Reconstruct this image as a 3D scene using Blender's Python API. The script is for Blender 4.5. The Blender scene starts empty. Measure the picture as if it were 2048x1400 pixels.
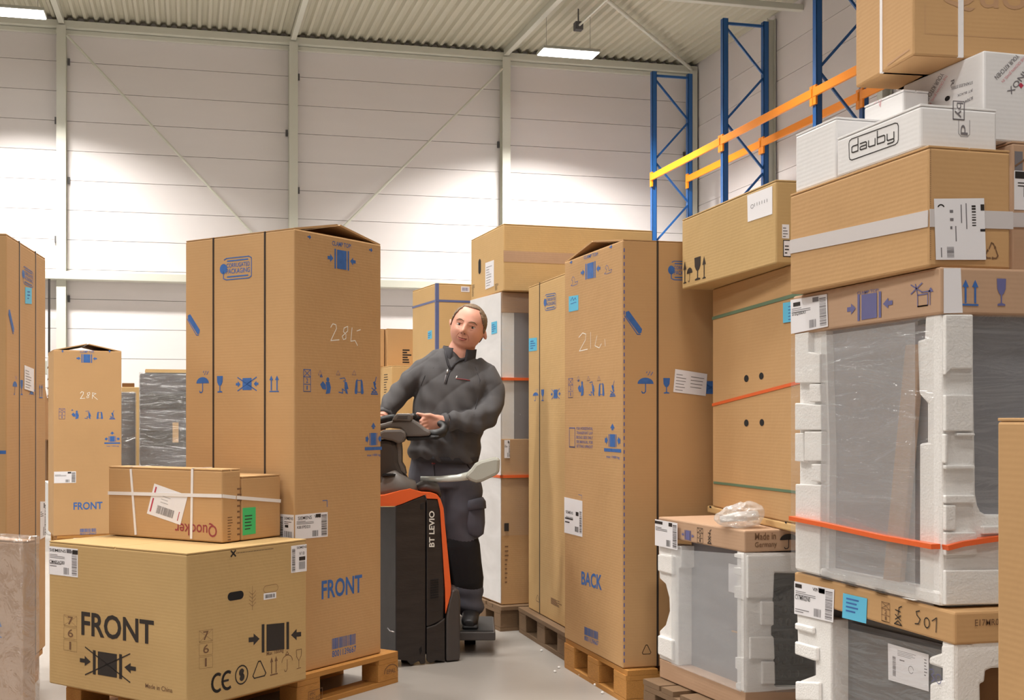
import bpy, bmesh, math, random
from mathutils import Vector, Matrix
random.seed(7)
SC = bpy.context.scene
COL = SC.collection
# ---------------------------------------------------------------- camera
F, CX, HY, CH = 2400.0, 950.0, 838.0, 1.22      # focal length (px), principal column, horizon row, camera height
YAW = math.radians(13.4)                        # building axes against the view axis
cd = bpy.data.cameras.new('camera'); cam = bpy.data.objects.new('camera', cd); COL.objects.link(cam)
cam.location = (0, 0, CH); cam.rotation_euler = (math.pi/2, 0, -YAW)
cd.sensor_width = 36.0; cd.lens = F/2048*36.0
cd.shift_x = (1024-CX)/2048; cd.shift_y = (HY-700)/2048
cd.clip_end = 200; cd.dof.use_dof = False
SC.camera = cam
# ---------------------------------------------------------------- world, lamps, exposure
w = bpy.data.worlds.new('world'); SC.world = w; w.use_nodes = True
w.node_tree.nodes['Background'].inputs[0].default_value = (0.9, 0.93, 1, 1)
w.node_tree.nodes['Background'].inputs[1].default_value = 0.3
SC.view_settings.view_transform = 'Standard'; SC.view_settings.look = 'None'
SC.view_settings.gamma = 1; SC.view_settings.use_curve_mapping = False
SC.view_settings.exposure = -0.02
def lamp_light(x, y, z, power, sx, sy, spread):
    ld = bpy.data.lights.new('led_light', 'AREA'); ld.shape = 'RECTANGLE'; ld.size = sx; ld.size_y = sy
    ld.energy = power; ld.color = (1.0, 0.965, 0.905); ld.spread = math.radians(spread)
    o = bpy.data.objects.new('led_light', ld); COL.objects.link(o); o.location = (x, y, z); return o
LAMPS = []          # (x, y, z, shown)
for (x, y) in ((6.44, 20.0), (-2.72, 20.0)): LAMPS.append((x, y, 7.6, 1))
for y in (15.2, 10.2, 5.4, 0.6, -4.2):
    for x in (-8.2, -3.0, 1.1) + ((6.6,) if y > 14 else ()): LAMPS.append((x, y, 7.2, 0))
for (x, y, z, sh) in LAMPS:
    if sh: lamp_light(x, y, z-0.06, 540, 1.0, 0.36, 130)
    else: lamp_light(x, y, z-0.06, {15.2: 120, 10.2: 165, 5.4: 185, 0.6: 95, -4.2: 70}[y], 1.4, 0.5, 112 if y > 14 else 140)
# large soft fill light added out of view behind the camera, no real opening
ld = bpy.data.lights.new('front_fill_light', 'AREA'); ld.shape = 'RECTANGLE'; ld.size = 9; ld.size_y = 4.2; ld.energy = 110; ld.color = (0.97, 0.95, 1)
o = bpy.data.objects.new('front_fill_light', ld); COL.objects.link(o); o.location = (-3.5, -6.7, 4.0); o.rotation_euler = (math.radians(80), 0, math.radians(-8))
# ---------------------------------------------------------------- materials
def lin(c):
    c = c/255.0
    return c/12.92 if c <= 0.04045 else ((c+0.055)/1.055)**2.4
def rgb(r, g, b): return (lin(r), lin(g), lin(b), 1)
M = {}
def mat(name, col, rough=0.6, bdist=0.01, bdetail=4, metal=0.0, noise=0.0, nscale=6.0, bump=0.0, bscale=60.0, emit=0, stretch=(1,1,1), spec=0.5):
    m = bpy.data.materials.new(name); m.use_nodes = True; nt = m.node_tree; b = nt.nodes['Principled BSDF']
    b.inputs['Base Color'].default_value = col; b.inputs['Roughness'].default_value = rough; b.inputs['Metallic'].default_value = metal
    b.inputs['Specular IOR Level'].default_value = spec
    if noise or bump:
        tc = nt.nodes.new('ShaderNodeTexCoord'); mp = nt.nodes.new('ShaderNodeMapping'); mp.inputs['Scale'].default_value = stretch
        nt.links.new(tc.outputs['Object'], mp.inputs[0])
    if noise:
        n = nt.nodes.new('ShaderNodeTexNoise'); n.inputs['Scale'].default_value = nscale; n.inputs['Detail'].default_value = 6
        nt.links.new(mp.outputs[0], n.inputs[0])
        r = nt.nodes.new('ShaderNodeMapRange'); r.inputs['From Min'].default_value = 0.3; r.inputs['From Max'].default_value = 0.7
        r.inputs['To Min'].default_value = 1-noise; r.inputs['To Max'].default_value = 1+noise
        nt.links.new(n.outputs[0], r.inputs[0])
        h = nt.nodes.new('ShaderNodeVectorMath'); h.operation = 'SCALE'; h.inputs[0].default_value = col[:3]
        nt.links.new(r.outputs[0], h.inputs['Scale']); nt.links.new(h.outputs[0], b.inputs['Base Color'])
    if bump:
        n2 = nt.nodes.new('ShaderNodeTexNoise'); n2.inputs['Scale'].default_value = bscale; n2.inputs['Detail'].default_value = bdetail
        nt.links.new(mp.outputs[0], n2.inputs[0])
        bp = nt.nodes.new('ShaderNodeBump'); bp.inputs['Strength'].default_value = bump; bp.inputs['Distance'].default_value = bdist
        nt.links.new(n2.outputs[0], bp.inputs['Height']); nt.links.new(bp.outputs[0], b.inputs['Normal'])
    if emit:
        b.inputs['Emission Color'].default_value = (1, 0.98, 0.95, 1); b.inputs['Emission Strength'].default_value = emit
    M[name] = m; return m
def cardboard(name, col):
    m = mat(name, col, rough=0.72, noise=0.05, nscale=1.6, spec=0.3); nt = m.node_tree; b = nt.nodes['Principled BSDF']
    tc = nt.nodes.new('ShaderNodeTexCoord'); wv = nt.nodes.new('ShaderNodeTexWave'); wv.bands_direction = 'Z'
    wv.inputs['Scale'].default_value = 26; wv.inputs['Distortion'].default_value = 0.6; nt.links.new(tc.outputs['Object'], wv.inputs[0])
    nn = nt.nodes.new('ShaderNodeTexNoise'); nn.inputs['Scale'].default_value = 3.2; nn.inputs['Detail'].default_value = 5; nt.links.new(tc.outputs['Object'], nn.inputs[0])
    ad = nt.nodes.new('ShaderNodeMath'); ad.operation = 'MULTIPLY_ADD'; ad.inputs[1].default_value = 0.018
    nt.links.new(wv.outputs[1], ad.inputs[0]); nt.links.new(nn.outputs[0], ad.inputs[2])
    bp = nt.nodes.new('ShaderNodeBump'); bp.inputs['Strength'].default_value = 0.25; bp.inputs['Distance'].default_value = 0.02
    nt.links.new(ad.outputs[0], bp.inputs['Height']); nt.links.new(bp.outputs[0], b.inputs['Normal'])
    return m
def film(name, haze, col=(0.9, 0.92, 0.95, 1), gloss=0.16, scale=(3, 3, 16), rough=0.16, bump=0.7):
    m = bpy.data.materials.new(name); m.use_nodes = True; nt = m.node_tree
    for n in list(nt.nodes): nt.nodes.remove(n)
    out = nt.nodes.new('ShaderNodeOutputMaterial'); tr = nt.nodes.new('ShaderNodeBsdfTransparent')
    gl = nt.nodes.new('ShaderNodeBsdfGlossy'); gl.inputs['Roughness'].default_value = rough
    df = nt.nodes.new('ShaderNodeBsdfDiffuse'); df.inputs[0].default_value = col
    tc = nt.nodes.new('ShaderNodeTexCoord'); mp = nt.nodes.new('ShaderNodeMapping'); mp.inputs['Scale'].default_value = scale
    n = nt.nodes.new('ShaderNodeTexNoise'); n.inputs['Scale'].default_value = 1.5; n.inputs['Detail'].default_value = 5; n.inputs['Distortion'].default_value = 1.2
    bp = nt.nodes.new('ShaderNodeBump'); bp.inputs['Strength'].default_value = bump; bp.inputs['Distance'].default_value = 0.03
    nt.links.new(tc.outputs['Object'], mp.inputs[0]); nt.links.new(mp.outputs[0], n.inputs[0]); nt.links.new(n.outputs[0], bp.inputs['Height'])
    nt.links.new(bp.outputs[0], gl.inputs['Normal'])
    cr = nt.nodes.new('ShaderNodeMapRange'); cr.inputs['From Min'].default_value = 0.35; cr.inputs['From Max'].default_value = 0.75
    cr.inputs['To Min'].default_value = haze*0.85; cr.inputs['To Max'].default_value = min(1, haze*1.15)
    nt.links.new(n.outputs[0], cr.inputs[0])
    m1 = nt.nodes.new('ShaderNodeMixShader'); m2 = nt.nodes.new('ShaderNodeMixShader'); m2.inputs[0].default_value = gloss
    nt.links.new(cr.outputs[0], m1.inputs[0]); nt.links.new(tr.outputs[0], m1.inputs[1]); nt.links.new(df.outputs[0], m1.inputs[2])
    nt.links.new(m1.outputs[0], m2.inputs[1]); nt.links.new(gl.outputs[0], m2.inputs[2]); nt.links.new(m2.outputs[0], out.inputs[0])
    M[name] = m; return m
cardboard('kraft', rgb(194, 154, 108)); cardboard('kraft_light', rgb(206, 170, 118)); cardboard('kraft_yellow', rgb(192, 160, 110))
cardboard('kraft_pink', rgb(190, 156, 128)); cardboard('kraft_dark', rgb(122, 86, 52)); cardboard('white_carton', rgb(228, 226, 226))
cardboard('kraft_inner', rgb(160, 116, 74))
mat('foam', rgb(238, 236, 234), 0.75, noise=0.02, nscale=30, bump=0.25, bscale=160)
mat('paper', rgb(236, 234, 238), 0.5); mat('paper_cyan', rgb(96, 190, 226), 0.6); mat('paper_green', rgb(66, 196, 120), 0.6)
mat('ink_blue', rgb(58, 104, 172), 0.6, noise=0.12, nscale=40); mat('ink_black', rgb(42, 36, 34), 0.6); mat('ink_grey', rgb(120, 116, 120), 0.6)
mat('ink_violet', rgb(104, 104, 152), 0.6); mat('ink_red', rgb(190, 60, 84), 0.6); mat('ink_wine', rgb(150, 62, 66), 0.6)
mat('ink_brown', rgb(120, 88, 62), 0.7); mat('ink_pink', rgb(222, 160, 165), 0.7); mat('ink_white', rgb(240, 238, 230), 0.6); mat('ink_relief', rgb(184, 144, 108), 0.7)
mat('strap_black', rgb(58, 50, 46), 0.4); mat('strap_white', rgb(236, 232, 232), 0.35); mat('tape_white', rgb(208, 202, 202), 0.3); mat('strap_orange', rgb(226, 100, 48), 0.4)
mat('strap_green', rgb(96, 124, 100), 0.4); mat('strap_blue', rgb(92, 104, 150), 0.4)
mat('wood', rgb(186, 130, 62), 0.7, noise=0.25, nscale=5, bump=0.3, bscale=40, stretch=(1, 8, 8)); mat('wood_grey', rgb(120, 94, 68), 0.8, noise=0.2, nscale=5, bump=0.3, bscale=40, stretch=(1, 8, 8))
mat('wall_paint', rgb(232, 226, 226), 0.5, noise=0.015, nscale=2); mat('wall_dim', rgb(112, 104, 96), 0.8); mat('joint', rgb(176, 168, 162), 0.9)
mat('steel_cream', rgb(212, 212, 200), 0.35); mat('ceiling_steel', rgb(196, 192, 174), 0.45)
mat('floor_concrete', rgb(158, 152, 146), 0.34, noise=0.09, nscale=1.3, bump=0.05, bscale=30)
mat('rack_blue', rgb(34, 92, 158), 0.35); mat('rack_orange', rgb(255, 150, 20), 0.4)
mat('truck_black', rgb(46, 40, 38), 0.42, noise=0.3, nscale=5, bump=0.15, bscale=30, stretch=(1, 1, 5)); mat('truck_edge', rgb(46, 46, 54), 0.35, noise=0.2, nscale=12)
mat('truck_orange', rgb(240, 106, 52), 0.35); mat('plastic_grey', rgb(104, 98, 94), 0.42); mat('plastic_dark', rgb(72, 66, 64), 0.42)
mat('grip_black', rgb(24, 24, 26), 0.5); mat('plastic_light', rgb(176, 176, 166), 0.4); mat('metal_tube', rgb(210, 214, 208), 0.25, metal=0.3)
mat('appliance_steel', rgb(148, 148, 154), 0.35, metal=0.35); mat('appliance_dark', rgb(66, 66, 64), 0.3, metal=0.2); mat('appliance_mid', rgb(108, 110, 114), 0.35, metal=0.3)
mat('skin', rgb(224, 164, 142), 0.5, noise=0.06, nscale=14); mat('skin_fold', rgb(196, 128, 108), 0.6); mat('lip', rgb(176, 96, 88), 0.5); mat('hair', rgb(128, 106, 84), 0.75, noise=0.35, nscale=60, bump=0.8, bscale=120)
mat('eye_white', rgb(220, 212, 206), 0.3); mat('iris', rgb(52, 44, 40), 0.2); mat('mouth_dark', rgb(86, 40, 38), 0.6)
mat('sweater', rgb(82, 80, 82), 0.9, bdist=.06, noise=0.08, nscale=4, bump=0.6, bscale=4.5, bdetail=1.5); mat('sweater_dark', rgb(52, 50, 54), 0.9)
mat('trouser', rgb(84, 84, 94), 0.85, bdist=.06, noise=0.1, nscale=6, bump=0.6, bscale=4.5, bdetail=1.5); mat('trouser_black', rgb(26, 24, 28), 0.85, bump=0.5, bscale=10)
mat('boot_leather', rgb(34, 32, 34), 0.5); mat('zip_metal', rgb(200, 200, 205), 0.3, metal=0.9); mat('hole_dark', rgb(20, 18, 20), 0.9)
mat('led_panel', (1, 1, 1, 1), emit=14); mat('box_grey', rgb(90, 88, 90), 0.5)
film('film_crinkle', 0.1, col=(.9,.87,.85,1), gloss=0.2, scale=(6, 6, 5), bump=1.0, rough=.12); film('film_clear', 0.035, gloss=0.07, scale=(1.5, 1.5, 12), bump=.8, rough=.12); film('film_hazy', 0.2, col=(.7,.72,.75,1), gloss=0.06, scale=(1.2, 1.2, 5), bump=.25, rough=.3); film('film_white', 0.75, col=(0.93, 0.92, 0.93, 1), gloss=0.04, scale=(1, 1, 2), bump=.3)
film('film_grey', 0.12, col=(0.6, 0.62, 0.66, 1), gloss=0.16, scale=(2, 2, 9), bump=1.0); film('film_bag', 0.3, col=(0.9, 0.88, 0.86, 1), gloss=0.2, scale=(7, 7, 9), bump=1.0, rough=.1)
# ---------------------------------------------------------------- helpers
def obj(name, bm, m, parent=None, smooth=False, bevel=0, sharp=True):
    me = bpy.data.meshes.new(name); bmesh.ops.recalc_face_normals(bm, faces=bm.faces); bm.to_mesh(me); bm.free()
    for mm in (m if isinstance(m, (list, tuple)) else [m]): me.materials.append(M[mm])
    if smooth:
        for p in me.polygons: p.use_smooth = True
    o = bpy.data.objects.new(name, me); COL.objects.link(o)
    if parent: o.parent = parent
    if bevel:
        b = o.modifiers.new('bevel', 'BEVEL'); b.width = bevel; b.segments = 2; b.limit_method = 'ANGLE'; b.angle_limit = math.radians(40)
    return o
def share(name, me, parent, loc=(0, 0, 0), rot=(0, 0, 0), scale=(1, 1, 1)):
    o = bpy.data.objects.new(name, me); COL.objects.link(o); o.parent = parent; o.location = loc; o.rotation_euler = rot; o.scale = scale; return o
def tag(o, label, cat, group=None):
    o['label'] = label; o['category'] = cat
    if group: o['group'] = group
    return o
def thing(name, label, cat, loc=(0, 0, 0), rotz=0, group=None):
    o = bpy.data.objects.new(name, None); COL.objects.link(o); o.location = loc; o.rotation_euler = (0, 0, rotz); o.empty_display_size = 0.1
    return tag(o, label, cat, group)
def struct(o): o['kind'] = 'structure'; return o
def dup(root, loc=None, rotz=None, label=None, group=None):
    def cp(o, par):
        c = o.copy(); COL.objects.link(c); c.parent = par
        for ch in list(o.children): cp(ch, c)
        return c
    r = cp(root, None)
    if loc is not None: r.location = loc
    if rotz is not None: r.rotation_euler = (0, 0, rotz)
    if label: r['label'] = label
    if group: r['group'] = group
    return r
def box(bm, x0, x1, y0, y1, z0, z1):
    v = [bm.verts.new(p) for p in ((x0,y0,z0),(x1,y0,z0),(x1,y1,z0),(x0,y1,z0),(x0,y0,z1),(x1,y0,z1),(x1,y1,z1),(x0,y1,z1))]
    for f in ((0,3,2,1),(4,5,6,7),(0,1,5,4),(1,2,6,5),(2,3,7,6),(3,0,4,7)): bm.faces.new([v[i] for i in f])
def boxo(name, x0, x1, y0, y1, z0, z1, m, parent=None, bevel=0):
    bm = bmesh.new(); box(bm, min(x0,x1), max(x0,x1), min(y0,y1), max(y0,y1), min(z0,z1), max(z0,z1)); return obj(name, bm, m, parent, bevel=bevel)
def bar(bm, a, b, wx, wy, up=(0, 0, 1)):
    a = Vector(a); b = Vector(b); t = (b-a).normalized(); u = Vector(up)
    s = t.cross(u)
    if s.length < 1e-4: s = t.cross(Vector((0, 1, 0)))
    s.normalize(); n = s.cross(t).normalized()
    vs = []
    for p in (a, b):
        for (i, j) in ((-1,-1),(1,-1),(1,1),(-1,1)): vs.append(bm.verts.new(p + s*i*wx/2 + n*j*wy/2))
    for f in ((0,1,2,3),(7,6,5,4),(0,4,5,1),(1,5,6,2),(2,6,7,3),(3,7,4,0)): bm.faces.new([vs[i] for i in f])
def loft(bm, pts, rad, hint=(0, 1, 0), n=16, power=1.0):
    """closed tube through pts; rad = (side, depth) radii; depth axis kept near hint"""
    pts = [Vector(p) for p in pts]; rings = []
    for i, p in enumerate(pts):
        t = (pts[min(i+1, len(pts)-1)] - pts[max(i-1, 0)]).normalized()
        h = Vector(hint); s = h.cross(t)
        if s.length < 1e-3: s = Vector((1, 0, 0)).cross(t)
        s.normalize(); d = t.cross(s).normalized()
        r = rad[i]; rx, ry = (r, r) if not isinstance(r, (tuple, list)) else r
        ring = []
        for k in range(n):
            a = 2*math.pi*k/n; c, q = math.cos(a), math.sin(a)
            c = math.copysign(abs(c)**power, c); q = math.copysign(abs(q)**power, q)
            ring.append(bm.verts.new(p + s*rx*c + d*ry*q))
        rings.append(ring)
    for a, b in zip(rings, rings[1:]):
        for k in range(n): bm.faces.new((a[k], a[(k+1) % n], b[(k+1) % n], b[k]))
    bm.faces.new(rings[0][::-1]); bm.faces.new(rings[-1])
def ball(bm, c, r, seg=16, ring=10, rot=None):
    m = Matrix.Translation(c)
    if rot is not None: m = m @ rot
    r = r if isinstance(r, (tuple, list)) else (r, r, r)
    bmesh.ops.create_uvsphere(bm, u_segments=seg, v_segments=ring, radius=1, matrix=m @ Matrix.Diagonal((r[0], r[1], r[2], 1)))
def prism(bm, pts, f, depth):
    """pts 2D outline, f(u,v,d)->3D, from d=0 to d=depth"""
    a = [bm.verts.new(f(u, v, 0)) for u, v in pts]; b = [bm.verts.new(f(u, v, depth)) for u, v in pts]
    bm.faces.new(a); bm.faces.new(b[::-1]); n = len(pts)
    for i in range(n): bm.faces.new((a[i], b[i], b[(i+1) % n], a[(i+1) % n]))
def W(X, Z, h=0.0):                         # view-aligned metres -> building axes
    c, s = math.cos(YAW), math.sin(YAW); return Vector((c*X + s*Z, -s*X + c*Z, h))
def ray(px, Z): return (px-CX)/F*Z
def hz(py, Z): return CH - (py-HY)/F*Z
_glyph = {}
def t_bold(s): return s in ('FRONT', 'BACK', 'BT LEVIO')
def glyphs(txt):
    """outline triangles of a text in its unit bounding box"""
    if txt in _glyph: return _glyph[txt]
    cu = bpy.data.curves.new('t', 'FONT'); cu.body = txt; cu.resolution_u = 3; cu.offset = 0.022 if t_bold(txt) else 0.008
    o = bpy.data.objects.new('t', cu); COL.objects.link(o)
    me = o.to_mesh(); vs = [(v.co.x, v.co.y) for v in me.vertices]; fs = [tuple(p.vertices) for p in me.polygons]
    o.to_mesh_clear(); bpy.data.objects.remove(o); bpy.data.curves.remove(cu)
    x0 = min(v[0] for v in vs); x1 = max(v[0] for v in vs); y0 = min(v[1] for v in vs); y1 = max(v[1] for v in vs)
    vs = [((v[0]-x0)/(x1-x0), (v[1]-y0)/(y1-y0)) for v in vs]
    _glyph[txt] = (vs, fs); return _glyph[txt]
# --- pictograms in the unit square: ('p', points) filled, ('l', points, width) stroke, ('t', text, x0,y0,x1,y1)
def arc(cx, cy, r, a0, a1, n=14, ry=None): return [(cx+r*math.cos(math.radians(a0+(a1-a0)*i/n)), cy+(ry or r)*math.sin(math.radians(a0+(a1-a0)*i/n))) for i in range(n+1)]
def rect(x0, y0, x1, y1): return [(x0,y0),(x1,y0),(x1,y1),(x0,y1)]
def outline(x0, y0, x1, y1, w_=0.04): return ('l', rect(x0,y0,x1,y1)+[(x0,y0),(x1,y0)], w_)
def bars(x0, y0, x1, y1, n=14, seed=1, horiz=False):
    r = random.Random(seed); out = []
    for i in range(n):
        a, b = i/n, (i+0.3+0.45*r.random())/n
        out.append(('p', rect(x0, y0+(y1-y0)*a, x1, y0+(y1-y0)*b) if horiz else rect(x0+(x1-x0)*a, y0, x0+(x1-x0)*b, y1)))
    return out
def rows(x0, y0, x1, y1, n, seed=1, h=0.35):
    r = random.Random(seed); out = []
    for i in range(n):
        y = y0+(y1-y0)*i/n; out.append(('p', rect(x0, y, x0+(x1-x0)*(0.45+0.5*r.random()), y+(y1-y0)/n*h)))
    return out
AR = [(0,.42),(.09,.42),(.09,.3),(.2,.5),(.09,.7),(.09,.58),(0,.58)]
CLAMP = [('p', rect(.24,.02,.29,.98)), ('p', rect(.71,.02,.76,.98)), ('p', rect(.33,.04,.67,.96)), ('p', AR), ('p', [(1-x, y) for x, y in AR])]
UMB = [('p', arc(.5,.55,.5,0,180,16,.35)), ('l', [(.5,.6),(.5,.12),(.42,.03),(.3,.03),(.26,.12)], .05)]
DROPS = [('l', [(x,y),(x-.05,y-.07)], .03) for x, y in ((.6,1),(.78,1),(.95,.98),(.7,.9),(.88,.9))]
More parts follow.
